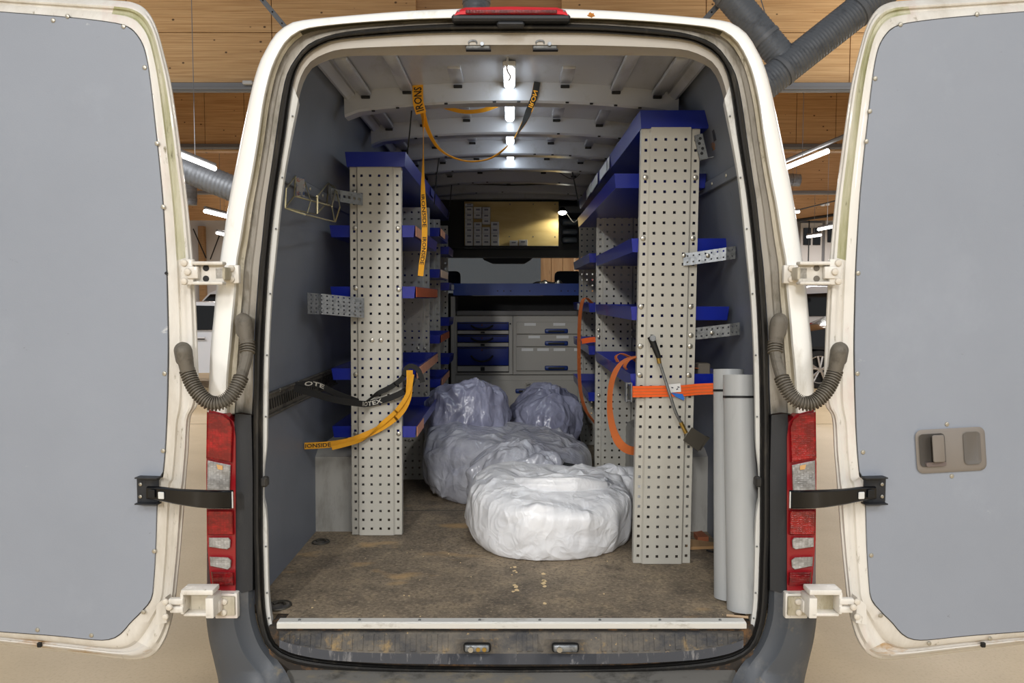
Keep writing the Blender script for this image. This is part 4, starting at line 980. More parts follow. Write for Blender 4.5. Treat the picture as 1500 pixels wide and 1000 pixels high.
for z in (1.335, 1.065, .70, .44): tray(RL, -.805, AL_, .945, 1.95, F + z, .052)
for z in (1.425, 1.185, .80, .54): tray(RL, -.80, AL_ + .01, 2.0, 2.6, F + z, .05)
for z in (1.36, 1.12, .88, .62): tray(RL, -.80, AL_ + .01, 2.65, 3.03, F + z, .05)
strip(RL, AL_ + .003, .96, 1.35, F + 1.34, F + 1.385, m_salmon); strip(RL, AL_ + .003, .96, 1.9, F + 1.07, F + 1.115, m_labelbrown); strip(RL, AL_ + .003, .96, 1.9, F + .703, F + .748, m_salmon); strip(RL, AL_ + .003, .95, 1.2, F + .443, F + .488, m_salmon)
strip(RL, AL_ + .013, 2.02, 2.3, F + 1.43, F + 1.473, m_salmon); strip(RL, AL_ + .013, 2.02, 2.5, F + 1.188, F + 1.232, mat('pale_label', srgb(232, 200, 170), .6)); strip(RL, AL_ + .013, 2.02, 2.58, F + .805, F + .846, m_labelbrown); strip(RL, AL_ + .013, 2.05, 2.58, F + .545, F + .586, m_salmon)
strip(RL, AL_ + .013, 2.8, 3.0, F + 1.125, F + 1.16, m_paper)
strip(RL, P(594, 235, .9).x + .002, 1.9, 2.1, tt + .01, tt + .055, m_bluedark)
# ---- right rack
RX0, RX1 = P(928, 824, .565).x, P(1010.5, 824, .565).x; RT = P(980, 187, .565).z
RR = thing('shelf_rack', 'right shelving rack with orange strap round its perforated upright', 'shelf', (.6, .565, F), 'van shelving racks')
upright(RR, RX0, RX1, .565, F + .002, RT, .0098)
upright(RR, RX0 - .012, RX1, 1.88, F + .002, RT - .1, .004); upright(RR, RX0 - .008, RX1, 3.02, F + .002, RT - .1, .002)
bolts(RR, .564, [(945.5, 260), (1019, 260), (942, 349), (1015, 349), (939, 449), (1012, 449), (938, 507), (1011, 507), (937, 549), (1009, 549), (1012, 491)])
bolts(RR, 1.872, [(877, 483), (877, 493), (926, 483), (926, 493), (877, 579)], .9)
tz = P(980, 188, .56).z
tray(RR, P(938, 175, .545).x, P(1041, 175, .545).x, .55, 3.2, tz - .001, .068, 'top_tray')
ARX = .452
tray(RR, P(900, 265, .72).x, P(1035, 265, .72).x, .72, 2.45, P(920, 275, .72).z, .058)
for z, x1 in ((1.247, .855), (.978, .865), (.71, .86)): tray(RR, ARX + .022, x1, .585, 1.86, F + z, .054)
for z in (1.27, .985, .74, .47): tray(RR, ARX - .01, .84, 1.92, 3.0, F + z, .052)
for y0, y1 in ((1.45, 1.52), (1.56, 1.86), (1.98, 2.3), (2.32, 2.62)):
    q = MB(); x = P(938, 175, .545).x - .003; q.box((x, (y0 + y1) / 2, tz + .028), (.003, y1 - y0, .06), rot=Matrix.Rotation(R(random.uniform(-3, 3)), 3, 'X'), bev=.001); q.build('paper_label', m_paper, RR)
strip(RR, ARX - .013, 2.5, 2.62, F + .99, F + 1.03, m_paper)

# ---- perforated metal brackets between racks and walls
def bracket(label, pts, h, cols, rws, hs, m_=m_galv, bolt_at=(), sheet_t=.0025):
    """sheet strip following pts (centre line), h high, holes on a grid"""
    pts = [Vector(p) for p in pts]; L = [0]
    for a, b in zip(pts, pts[1:]): L.append(L[-1] + (b - a).length)
    W = L[-1]
    def fn(u, v):
        for k in range(len(pts) - 1):
            if u <= L[k + 1] + 1e-9:
                t = (u - L[k]) / (L[k + 1] - L[k]); return pts[k].lerp(pts[k + 1], t) + Vector((0, 0, v - h / 2))
        return pts[-1] + Vector((0, 0, v - h / 2))
    o = thing('wall_bracket', label, 'bracket', pts[0], 'perforated metal brackets')
    mb = MB(); cs = [W * (i + .7) / (cols + .4) for i in range(cols)]; rs = [h * (i + .5) / rws for i in range(rws)]
    perf(mb, W, h, cs, rs, hs, fn, L[1:-1]); p_ = mb.build('plate', m_, o, smooth=0); md = p_.modifiers.new('thickness', 'SOLIDIFY'); md.thickness = sheet_t
    for q in bolt_at: inst('bolt', ME_BOLT, q, o).scale = (.8, .8, .8)
    return o
bracket('wide perforated bracket from left wall to left upright', [P(450, 444, .70), P(466, 445, .74), P(470, 445, .80), P(533, 451, .90)], .087, 12, 5, .0062, m_galv, [P(519, 452, .895)])
bracket('narrow perforated bracket beside the wire holder', [P(484, 284, .78), P(498, 287, .84), P(531, 292.5, .90)], .05, 7, 1, .011, m_galvdark, [P(519, 281, .885)])
bracket('upper right bracket bolted to upright and right wall', [P(1001, 380, .545), P(1012, 379, .54), P(1064, 371.5, .50), P(1078, 369.5, .455)], .048, 9, 2, .006, m_galv, [P(1002, 374, .54), P(1037, 374, .512)])
bracket('lower right bracket behind the upright near the pipes', [P(1015, 489, .585), P(1070, 483, .50), P(1084, 481, .455)], .047, 9, 2, .006, m_galv, [P(1043, 487, .53)])
o = thing('wall_bracket', 'small dangling bracket below the right top tray', 'bracket', P(1027, 215, .57), 'perforated metal brackets')
q = MB(); a = P(1023, 199, .545); b = P(1031, 232, .545); rotm = Matrix.Rotation(R(-14), 3, 'Y'); q.box((a + b) / 2, (.034, .004, .1), rot=rotm, bev=.001); pl = q.build('plate', m_galvdark, o)
q = MB(); q.box(b + Vector((.012, .0, 0)), (.05, .02, .003), rot=Matrix.Rotation(R(-12), 3, 'Y')); q.build('plate_foot', m_galvdark, o)
for i in range(4):
    q = MB(); c = a.lerp(b, .12 + .22 * i) + Vector((.004 * (-1) ** i, -.0025, 0)); q.cyl(c, c + Vector((0, -.001, 0)), .006, n=10); q.build('hole', m_black, o)
# zinc wire holder on the left wall
o = thing('wire_holder', 'zinc wire bottle holder hooked on the left wall rail', 'holder', PX(460, 320, -.76))
def wire(pts, r=.0028):
    q = MB(); q.tube([Vector(p) for p in pts], r, 6); q.build('wire', m_zinc, o, smooth=60)
WX = lambda x, y, Y: PX(x, y, -.80 + {.60: .0, .6: 0, .50: .05, .5: .05, .68: .02, .62: .07, .66: .09, .78: .0, .74: .05, .70: .1, .7: .1, .56: .12, .76: .02, .58: .09}.get(Y, .05))
wire([WX(433, 258, .60), WX(431, 287, .60), WX(418, 304, .50), WX(419, 276, .5), WX(433, 258, .60)])
wire([WX(447, 267, .68), WX(443, 287, .68), WX(430, 288, .60)]); wire([WX(431, 287, .6), WX(464, 296, .62), WX(487, 302, .66)])
wire([WX(481, 268, .78), WX(479, 297, .78), WX(465, 312, .66), WX(465, 287, .66), WX(481, 268, .78)])
wire([WX(481, 268, .78), WX(492, 276, .74), WX(498, 303, .70), WX(491, 325, .62), WX(447, 314, .56), WX(418, 305, .5)])
wire([WX(486, 302, .7), WX(490, 325, .62)]); wire([WX(492, 276, .74), WX(486, 302, .7), WX(479, 297, .76)])
wire([WX(464, 287, .66), WX(463, 314, .6), WX(422, 305, .5)]); wire([WX(447, 267, .68), WX(455, 294, .66), WX(450, 312, .58)], .002)
q = MB(); a = PX(434, 262, -.785); b = PX(446, 286, -.785); q.box((a + b) / 2, (.03, .004, .07), bev=.001); q.build('rating_label', mat('printed_sticker', srgb(150, 150, 150), .4, spots=[(srgb(150, 84, 60), 60, .52, .6, (1, 1, 1)), (srgb(60, 80, 120), 45, .55, .62, (1, 1, 1))]), o)
q = MB(); a = PX(486, 279, -.78); q.box(a, (.03, .02, .04), bev=.003); q.build('hook_plate', m_galvdark, o)

# ================================================================== cabinet at the front end of the load space
CY = 3.2
def pb(name, par, x0, y0, x1, y1, Y, th, m_, bev=.002, seg=1):
    a = P(x0, y0, Y); b = P(x1, y1, Y); q = MB(); q.box(((a.x + b.x) / 2, Y + th / 2, (a.z + b.z) / 2), (b.x - a.x, th, a.z - b.z), bev=bev, seg=seg); return q.build(name, m_, par)
def base_of(x, Y): return (P(x, 500, Y).x, Y, F)
C1 = thing('drawer_cabinet', 'grey cabinet unit with three blue cases on pull-out rails', 'cabinet', base_of(708, CY), 'cabinet units')
pb('cabinet_body', C1, 666, 462.5, 751, 548.5, CY, .34, m_cab)
pb('cabinet_back', C1, 669.5, 471.5, 745.5, 545.5, CY - .002, .01, m_cabdark, .001)
for i, (y0, y1, yb) in enumerate(((472, 483, 489), (491, 501, 507.5), (508.5, 535, 544))):
    cs = pb('equipment_case', C1, 670, y0, 745, y1, CY - .03, .3, m_bluedark, .004, 2)
    pb('case_lid_edge', cs, 672, y0 + .8, 743, y0 + 2, CY - .032, .02, m_black, .0005)
    a = P(690, (y0 + y1) / 2 - 1, CY - .034); b = P(722, (y0 + y1) / 2 - 1, CY - .034); dz = min(.03, (y1 - y0) * .0017)
    q = MB(); q.tube(catmull([a, a.lerp(b, .2) + Vector((0, -.012, -dz)), a.lerp(b, .5) + Vector((0, -.018, -dz * 1.4)), a.lerp(b, .8) + Vector((0, -.012, -dz)), b], 20), .0065, 8); q.build('case_handle', m_black, cs, smooth=60)
    q = MB(); q.box(P(706, y0 + 4, CY - .032), (.012, .006, .012), bev=.002); q.build('case_latch', mat('dark_red_latch', srgb(90, 30, 40), .5), cs)
    pb('pullout_rail', C1, 670, y1 + 1, 745, yb, CY - .02, .3, m_cab)
    pb('rail_catch', C1, 704, y1 + 2.5, 710, yb - 1, CY - .026, .01, m_black, .001)
q = MB(); p = P(747.5, 474, CY - .004); q.cyl(p, p + Vector((0, -.006, 0)), .006, n=12); q.build('lock', m_black, C1)
C2 = thing('drawer_cabinet', 'grey cabinet unit with three drawers and white label slips', 'cabinet', base_of(805, CY), 'cabinet units')
pb('cabinet_body', C2, 751.5, 462.5, 862, 548.5, CY, .34, m_cab)
def bhandle(par, x0, x1, y, Y):
    a = P(x0, y, Y); b = P(x1, y, Y); c = (a + b) / 2; w_ = b.x - a.x
    q = MB(); q.box(c, (w_, .012, .034), bev=.009, seg=3); h_ = q.build('drawer_handle', mat('blue_handle', srgb(24, 52, 120), .4), par, smooth=50)
    q = MB(); q.box(c + Vector((0, -.006, -.002)), (w_ * .7, .004, .016), bev=.002); q.build('handle_recess', m_black, h_)
for i, (y0, y1, hy, labs) in enumerate(((471.5, 489, 484.7, ((768, 785), (810.5, 828), (847, 855))), (490, 507.5, 502.6, ((774, 791), (815, 833))), (508.5, 543, 538.8, ((764, 781), (787, 804), (811, 828), (841, 855))))):
    d_r = pb('drawer', C2, 756, y0, 860, y1, CY - .018, .05, m_cab, .003)
    bhandle(d_r, 798, 832, hy, CY - .022)
    for (x0, x1) in labs: pb('label_slip', d_r, x0, y0 + 1.5, x1, y0 + 5.5, CY - .0205, .002, m_paper, .0004)
C3 = thing('drawer_cabinet', 'wide low grey cabinet with one locked drawer behind the bags', 'cabinet', base_of(760, CY), 'cabinet units')
pb('cabinet_body', C3, 666, 549.5, 862, 652, CY, .34, m_cab)
d_r = pb('drawer', C3, 671, 556.5, 858, 604.5, CY - .018, .05, m_cab, .003); bhandle(d_r, 755, 788, 572.5, CY - .022)
q = MB(); p = P(771, 562, CY - .022); q.cyl(p, p + Vector((0, -.014, 0)), .012, n=14); q.box(p + Vector((.012, -.016, .002)), (.03, .006, .012), bev=.002); q.build('lock', m_bolt, d_r)
q = MB(); q.box(P(770, 590, CY - .02), (.012, .004, .006), bev=.001); q.build('keyhole', m_black, d_r)
pb('drawer', C3, 671, 608, 858, 648, CY - .018, .05, m_cab, .003)
W1 = pb('cabinet_worktop', None, 669, 455, 862, 462, CY - .01, .38, mat('cabinet_top_grey', srgb(112, 110, 108), .5), .003); tag(W1, 'flat grey worktop lying across the drawer cabinets', 'worktop')
sp_ = pb('cabinet_side_post', None, 660, 434, 667.5, 652, CY - .01, .36, m_cab, .003); tag(sp_, 'tall grey side post at left end of the drawer cabinets', 'post')
BT = thing('parts_tray', 'long bright blue shelf tray above the drawer cabinets', 'tray', base_of(760, CY - .02))
a = P(664, 432.5, CY - .03); b = P(866, 415, CY - .03)
q = MB(); q.box(((a.x + b.x) / 2, CY - .03, (a.z + b.z) / 2), (b.x - a.x, .003, b.z - a.z), bev=.001); FRT = q.build('front_lip', mat('bright_blue_enamel', srgb(18, 66, 158), .35, coat=.3), BT)
q = MB(); q.box(((a.x + b.x) / 2, CY + .14, a.z + .002), (b.x - a.x, .34, .004)); q.build('tray_floor', m_blue, BT)
q = MB(); q.box(((a.x + b.x) / 2, CY + .31, (a.z + b.z) / 2 - .01), (b.x - a.x, .003, .06)); q.build('back_lip', m_blue, BT)
for x in (729, 738, 748, 776, 822, 832, 842):
    q = MB(); p = P(x, 426, CY - .032); q.cyl(p, p + Vector((0, -.001, 0)), .005, n=8); q.build('hole', m_black, FRT)
q = MB(); q.box((.04, CY + .33, F + 1.0), (1.2, .02, .17)); tag(q.build('void_backing', m_black, at=(.04, CY + .33, F + .92)), 'added black sheet for the shaded void under the blue tray', 'board')  # added sheet, its black stands for the dark void below the tray
# crumpled dark jacket lying in the blue tray
q = MB(); rows = []
for i in range(26):
    t = i / 25; x0 = P(770, 415, CY + .05).x; x1 = P(846, 415, CY + .05).x; r = []
    for j in range(10):
        v = j / 9; h = (.012 + .05 * math.sin(math.pi * min(1, t * 1.1)) ** .7 * (1 - (2 * v - 1) ** 2)) * (1 + .8 * noise.noise(Vector((t * 7, v * 3, 2))))
        r.append(Vector((x0 + (x1 - x0) * t, CY + .0 + .2 * v, a.z + .05 + max(.0, h))))
    rows.append(r)
q.grid(rows); tag(q.build('work_jacket', mat('dark_shiny_cloth', srgb(22, 26, 34), .3, coat=.3, bump=.4, bscale=40), at=(.4, CY + .1, a.z + .05), smooth=50), 'crumpled dark shiny cloth lying in the blue tray', 'cloth')

# plywood board, boxes and work lamp over the cab
pz = P(680, 360.5, 3.5)
PB = thing('plywood_board', 'pale plywood board mounted above the windscreen view', 'board', (P(749, 400, 3.5).x, 3.5, pz.z))
pb('board', PB, 680, 295, 818, 360, 3.5, .018, m_ply, .001)
pb('ledge', PB, 679, 360, 818, 362.5, 3.41, .12, m_black, .002)
for x, y in ((747, 299), (781, 299), (813, 299), (746, 346.5), (781, 346.5), (813, 346.5)): inst('screw', ME_STUD, P(x, y, 3.499), PB).scale = (.8, .6, .8)
COLS = [(681.2, 692.8, [(350.3, 359.6), (341.8, 350), (333.3, 341.5), (324.8, 333), (320, 324.5), (311.5, 319.7), (303, 311.3), (298, 302)]),
        (694.2, 705.4, [(350.3, 359.6), (341.8, 350), (333.3, 341.5), (325.3, 333), (312, 319.5), (303, 311.6)]),
        (706.4, 717.8, [(350.3, 359.6), (341.8, 350), (332.5, 341.5), (320.5, 328), (312.2, 320.2), (303.2, 311.9)]),
        (719.2, 730.8, [(350.3, 359.6), (341.8, 350), (333.3, 341.5), (324.8, 333)])]
CN = ['leftmost', 'second', 'third', 'fourth']; RN = ['bottom', 'second lowest', 'third lowest', 'fourth lowest', 'fifth lowest', 'sixth lowest', 'seventh lowest', 'top flat']
for ci, (x0, x1, rws) in enumerate(COLS):
    for ri, (y0, y1) in enumerate(rws):
        bx = pb('parts_box', None, x0, y0, x1, y1, 3.43 + random.uniform(-.004, .004), .065, m_paper, .0015)
        tag(bx, '%s small white box in the %s stack on the plywood board' % (RN[ri], CN[ci]), 'box', 'white boxes stacked on plywood board')
        pb('printed_label', bx, x0 + 3, y0 + (y1 - y0) * .28, x1 - 2.6, y0 + (y1 - y0) * .58, 3.422, .004, mat('grey_print', srgb(140, 144, 154), .7), .0003)
for x0, x1, y0, lb in ((746.5, 758.5, 352, 'white box standing alone, left of the loose pair'), (760, 772.5, 351, 'white box standing alone, right of the loose pair')):
    bx = pb('parts_box', None, x0, y0, x1, 359.6, 3.43, .065, m_paper, .0015); tag(bx, lb, 'box', 'loose white boxes on the ledge')
    pb('printed_label', bx, x0 + 3, y0 + 2, x1 - 3, y0 + 4, 3.425, .004, mat('grey_print', srgb(140, 144, 154), .7), .0003)
WL = thing('work_lamp', 'small lit clip lamp at right corner of the plywood board', 'lamp', P(824, 313, 3.44))
c = P(824, 311, 3.43)
q = MB(); q.cyl(c + Vector((0, .01, .035)), c + Vector((0, -.0, .0)), .018, .036, n=16); q.build('shade', m_black, WL)
q = MB(); q.cyl(c + Vector((0, -.0, .0)), c + Vector((0, -.003, -.008)), .032, .026, n=16); q.build('bulb', m_spotled, WL)
q = MB(); q.tube(catmull([c + Vector((.02, .03, .02)), c + Vector((.05, .06, -.02)), c + Vector((.09, .05, -.07)), c + Vector((.12, .05, -.05))], 14), .003, 6); q.build('lamp_cable', m_printw, WL)
sl_ = bpy.data.lights.new('work_lamp_light', 'SPOT'); sl_.energy = 3.2; sl_.spot_size = R(96); sl_.spot_blend = .35; sl_.color = (1, .97, .8); sl_.shadow_soft_size = .02
so = bpy.data.objects.new('work_lamp_light', sl_); COL.objects.link(so); so.location = c + Vector((.0, -.03, -.02)); so.rotation_euler = (R(18), R(28), 0)

# ================================================================== ceiling LED lamps
for i, (y0, y1, lb) in enumerate(((.45, .735, 'led strip lamp nearest the rear header'), (.91, 1.30, 'led strip lamp between first and second roof bows'), (1.50, 1.86, 'led strip lamp between second and third roof bows'), (2.08, 2.36, 'led strip lamp farthest along the van roof'))):
    x = -.008; z = F + 1.928
    o = thing('strip_lamp', lb, 'lamp', (x, (y0 + y1) / 2, z + .02), 'led lamps on the van roof')
    q = MB(); q.box((x, (y0 + y1) / 2, z + .008), (.05, y1 - y0 + .02, .02), bev=.006, seg=2); q.build('housing', m_ledbody, o)
    q = MB(); n = 10; rows = []
    for yy, k in ((y0, .55), (y0 + .03, 1), (y1 - .03, 1), (y1, .55)):
        rows.append([Vector((x + .02 * k * math.cos(math.pi * j / n), yy, z - .016 * k * math.sin(math.pi * j / n))) for j in range(n + 1)])
    q.grid(rows); q.add(rows[0], [list(range(n + 1))]); q.add(rows[-1], [list(range(n + 1))]); q.build('diffuser', m_led, o)
    if i == 0:
        q = MB(); q.tube(catmull([Vector((x - .006, y0 - .1, z)), Vector((x - .008, y0 - .01, z - .016)), Vector((x + .004, y0 + .05, z - .024)), Vector((x - .002, y0 + .11, z - .022))], 14), .004, 8); q.build('supply_cable', m_ledbody, o)
# cables along the roof
def cable(label, pts, r=.004, m_=m_black, n=40):
    q = MB(); q.tube(catmull([Vector(p) for p in pts], n), r, 6); return tag(q.build('cable', m_, at=pts[-1], smooth=60), label, 'cable')
cable('thin black cable clipped across the roof above the headboard', [P(560, 296, 3.0), P(635, 272, 3.2), P(705, 270, 3.2), P(745, 271, 3.2), P(787, 270, 3.2), P(830, 269, 3.2), P(862, 272, 3.15)], .005)
cable('black hanging cord behind the left hanging yellow strap', [P(604, 150, .95), P(600, 195, .97), P(596, 232, 1.0)], .0035)
cable('thin black cord hanging from third roof bow at left', [P(644, 226, 1.9), P(640, 255, 1.9), P(636, 300, 1.92)], .0035)
cable('thin black cord hanging to the far end of left top tray', [P(662, 264, 2.9), P(660, 290, 2.92), P(656, 318, 2.95)], .0035)
cable('black cord hanging beside the right top tray labels', [P(838, 250, 2.4), P(843, 275, 2.4), P(848, 300, 2.4)], .004)
cable('tangled thin wire under the roof at right', [P(818, 252, 2.6), P(838, 262, 2.6), P(852, 252, 2.5), P(862, 240, 2.5)], .0025)
for i, px in enumerate((705, 745, 787, 828)):
    q = MB(); q.box(P(px, 269, 3.19), (.03, .02, .018), bev=.004); tag(q.build('cable_clip', m_black, at=P(px, 269, 3.19)), ['first', 'second', 'third', 'fourth'][i] + ' cable clip from the left on the roof above headboard', 'clip', 'cable clips')

# ================================================================== straps
X = Vector((1, 0, 0)); Z = Vector((0, 0, 1))
def strap(label, parts):
    o = thing('lashing_strap', label, 'strap', parts[0][1][-1], 'loose lashing straps')
    for nm, pts, wd, width, m_, texts in parts:
        mb, path, rows = ribbon(pts, wd, width, 70); wb = mb.build(nm, m_, o, smooth=50)
        for (txt, s0, s1, face, sign, flip, hf, pm) in texts:
            text_on_rows(txt, rows, face, s0, s1, hf, sign, flip).build('lettering', pm, wb, smooth=0, fix=False)
    return o
sy = .86
strap('yellow printed strap hanging straight down from first roof bow', [
    ('webbing_top', [P(612, 124, .745), P(612, 140, .735), P(613, 152, .735), P(617, 166, .75)], [X, X, X, X], .044, m_yellow, [('IRONS', .92, .1, (1, 0), 1, True, .75, m_print)]),
    ('webbing', [P(619, 163, .76), P(620, 190, .80), P(620, 225, .84), P(619.5, 262, sy), P(620, 290, sy), P(622, 330, sy), P(621, 365, sy), P(618, 385, sy), P(616, 404, sy)], [X + Vector((0, -1.6, 0)), Vector((.15, -1, 0)), Vector((.2, -1, 0)), Vector((.6, -1, 0)), Vector((1, -.6, 0)), X, X, X, X], .024, m_yellow,
     [('IRONSIDE', .50, .70, (1, 0), 1, False, .7, m_print), ('IRONSIDE', .76, .93, (1, 0), 1, False, .7, m_print)])])
strap('yellow strap sagging in a loop between roof and lamp', [
    ('webbing', [P(616, 152, .76), P(626, 188, .79), P(640, 214, .80), P(660, 229, .80), P(688, 236.5, .80), P(718, 232, .80), P(742, 215, .79), P(760, 192, .78), P(774, 166, .76), P(782, 142, .745), P(786, 122, .74)],
     [X, X + Vector((0, -.8, 0)), Vector((.5, -1, .3)), Vector((.1, -1, .1)), Vector((0, -1, .02)), Vector((0, -1, .0)), Vector((-.1, -1, .1)), Vector((.3, -1, 0)), Vector((.8, -.6, 0)), X, X], .024, m_yellow, []),
    ('dark_end', [P(756, 199, .779), P(768, 178, .764), P(777, 156, .752), P(783, 140, .741), P(787, 120, .735)], [Vector((.2, -1, 0)), Vector((.6, -.8, 0)), X, X, X], .026, m_blackstrap, [('IRON', .55, .85, (1, 0), 1, False, .7, m_yellow)])])
strap('short yellow strap bowed under the second roof bow', [
    ('webbing', [P(630, 148, 1.0), P(655, 158, 1.0), P(680, 163.5, 1.0), P(705, 162, 1.0), P(725, 155, 1.0), P(739, 147, 1.0)], [Vector((0, -1, .6)), Vector((0, -1, .6)), Vector((0, -1, .7)), Vector((0, -1, .6)), Vector((0, -.8, .8)), Z], .022, m_yellow, []),
    ('strap_hook', [P(737, 149, 1.0), P(741, 146, 1.0), P(745, 147, .99)], [Z, Z, Z], .012, m_plate, [])])
YB = .885
strap('black printed strap drooping from the lashing rail across left upright', [
    ('webbing', [P(431, 568, .42), P(455, 575, .5), P(490, 585, .62), P(520, 590, .75), P(540, 591, YB), P(570, 583, YB), P(592, 573, YB), P(601, 564, YB), P(606, 552, YB)], [Z] * 4 + [Z + X * .1, Z, Z + X * .3, Z + X, X], .027, m_blackstrap, [('ROTEX', .60, .76, (0, 1), 1, False, .72, m_printw)]),
    ('webbing_return', [P(533, 591, YB + .01), P(552, 577, YB + .005), P(575, 565, YB), P(590, 553, YB), P(594, 541, YB), P(602, 536, YB), P(612, 541, YB), P(617, 552, YB), P(619, 560, YB)], [Z * .4 - Vector((0, 1, 0)), Vector((0, -1, .5)), Z, Z + X * .3, X, Z, Z + X, X, X], .022, m_blackstrap, []),
    ('webbing_fold', [P(433, 564, .44), P(462, 562, .55), P(490, 575, .66), P(525, 588, .8)], [Z, Z, Z, Z], .024, m_blackstrap, [('OTE', .12, .42, (0, 1), 1, False, .7, m_printw)])])
strap('yellow printed strap end hanging bowed across left upright', [
    ('webbing', [P(600, 542, YB - .004), P(600, 562, YB - .006), P(597, 585, YB), P(586, 605, YB), P(565, 622, YB), P(540, 635, YB), P(510, 646, YB - .02), P(480, 651, YB - .05), P(446, 653, YB - .08)], [X, X, X + Z * .3, X + Z, Z + X * .5, Z, Z, Z, Z], .028, m_yellow, [('IONSIDE', .995, .83, (0, 1), -1, False, .62, m_print)]),
    ('webbing_return', [P(604, 548, YB - .012), P(598, 575, YB - .012), P(582, 600, YB - .014), P(560, 620, YB - .012), P(536, 641, YB - .012), P(510, 650, YB - .03), P(486, 656, YB - .06)], [X, X, X + Z, Z + X * .3, Z * .4 - Vector((0, 1, 0)), Z, Z], .018, m_yellow, [])])
# orange ratchet strap on the right upright
OY = .545
o = thing('ratchet_strap', 'bright orange ratchet strap wound round the right upright', 'strap', P(930, 660, OY))
mb, path, rows = ribbon([P(926, 573.5, OY - .004), P(960, 573, OY), P(1000, 572, OY), P(1022, 570, OY + .003), P(1046, 569, OY - .01)], Z, .044, 40, th=.004); mb.build('webbing', m_orange, o)
for dz in (-.012, 0, .012):
    mb, p2, r2 = ribbon([p + Vector((0, -.003, dz)) for p in (P(927, 573.5, OY - .004), P(960, 573, OY), P(1000, 572, OY), P(1022, 570, OY + .003), P(1045, 569, OY - .01))], Z, .0025, 30, th=.001); mb.build('stitch_line', m_orangedull, o)
q = MB(); c = P(921.5, 574, OY)
for dx in (-.012, .008): q.box(c + Vector((dx, 0, 0)), (.006, .03, .078), bev=.002)
q.box(c + Vector((-.002, .0, .034)), (.022, .012, .008), bev=.003); q.box(c + Vector((-.002, .0, -.034)), (.022, .012, .008), bev=.003); q.build('buckle', m_galv, o)
q = MB(); a = P(980, 562, OY - .006); b = P(997, 574.5, OY - .006); q.box((a + b) / 2, (.047, .002, .034), rot=Matrix.Rotation(R(-5), 3, 'Y'), bev=.0005); tg = q.build('care_tag', m_paper, o)
for dx, dz, r_ in ((-.010, .002, 20), (.009, -.004, -30), (.014, .004, 10)):
    q = MB(); q.box((a + b) / 2 + Vector((dx, -.0016, dz)), (.008, .001, .004), rot=Matrix.Rotation(R(r_), 3, 'Y')); q.build('tag_print', m_ink, tg)
q = MB(); q.prism([P(x, y, OY - .005) for x, y in ((983, 575), (1000, 577), (1003, 584), (1001, 586), (990, 581))], (0, .003, 0)); q.build('blue_tag', mat('bright_blue_tag', srgb(30, 110, 200), .5), o)
mb, path, rows = ribbon([P(936, 521, .60), P(918, 526, .57), P(905, 538, .55), P(896, 560, .55), P(893, 590, .55), P(896, 620, .55), P(905, 645, .56), P(917, 657, .58), P(931, 661, .62)], [Vector((.2, -1, 0)), Vector((.3, -1, 0)), Vector((.5, -1, 0)), Vector((.5, -1, 0)), Vector((.5, -1, 0)), Vector((.7, -.8, 0)), Vector((.5, -.5, .7)), Z, Z], .034, 60, th=.002); mb.build('hanging_loop', m_orangedull, o, smooth=50)
o = thing('folded_strap', 'folded orange strap lying in the right rack tray', 'strap', P(915, 540, .7))
mb, path, rows = ribbon([P(905, 530, .75), P(902, 522, .75), P(910, 518, .75), P(925, 524, .75), P(940, 530, .72), P(990, 536, .7), P(1022, 540, .7)], Vector((.2, -1, .2)), .03, 50, th=.002); mb.build('webbing', m_orangedull, o, smooth=50)
mb, path, rows = ribbon([P(937, 522, .70), P(922, 526, .70), P(915, 536, .70), P(918, 541, .70)], Vector((.3, -1, 0)), .028, 30, th=.002); mb.build('webbing_end', m_orangedull, o, smooth=50)
q = MB(); q.box(P(1029, 540, .72), (.05, .06, .05), bev=.004); tag(q.build('cardboard_piece', mat('dull_card', srgb(120, 112, 100), .8), at=P(1029, 545, .72)), 'grey-brown card piece in tray behind the pipes', 'card')
o = thing('far_strap', 'orange strap bundle hanging down the far right rack', 'strap', P(858, 440, 2.1))
mb, path, rows = ribbon([P(868, 445, 2.0), P(858, 436, 2.0), P(852, 445, 2.0), P(849, 470, 2.0), P(848, 520, 2.0), P(850, 570, 2.0), P(858, 600, 2.0), P(872, 620, 2.0)], Vector((.5, -1, 0)), .036, 60, th=.002); mb.build('webbing', m_orangedull, o, smooth=50)
mb, path, rows = ribbon([P(852, 500, 1.9), P(862, 498, 1.9), P(872, 497, 1.9)], Z, .03, 16, th=.003); mb.build('webbing_fold', m_orange, o)

# ================================================================== torch tool on the right upright
o = thing('hand_tool', 'long brass-jointed rod tool with black handle and square plate', 'tool', P(1018, 655, .5))
TY = .525
q = MB(); q.tube([P(953, 493, TY), P(958, 505, TY), P(963, 518, TY), P(965, 524, TY)], lambda t: .0135 - .004 * t, 12); q.build('handle', m_black, o, smooth=60)
q = MB(); p = P(956, 495, TY - .012); q.cyl(p, p + Vector((0, -.008, 0)), .012, n=16); q.build('handle_cap', m_galv, o)
q = MB(); q.tube([P(963, 518, TY), P(966, 532, TY)], .0085, 12); q.build('brass_collar', m_brass, o)
q = MB(); q.tube(catmull([P(966, 530, TY), P(974, 555, TY), P(982, 580, TY - .01), P(990, 604, TY - .01), P(999, 622, TY)], 24), .006, 10); q.build('rod', m_galvdark, o, smooth=60)
q = MB(); q.tube([P(997, 618, TY), P(1005, 634, TY)], .0085, 12); q.build('brass_nut', m_brass, o)
q = MB(); q.prism([P(x, y, TY - .01) for x, y in ((1001, 645), (1014, 626), (1036, 640), (1023, 661))], (0, .006, 0)); q.prism([P(x, y, TY - .01) for x, y in ((1030, 650), (1036, 640), (1040, 641), (1026, 660))], (0, .03, 0)); q.build('square_plate', m_plate, o)

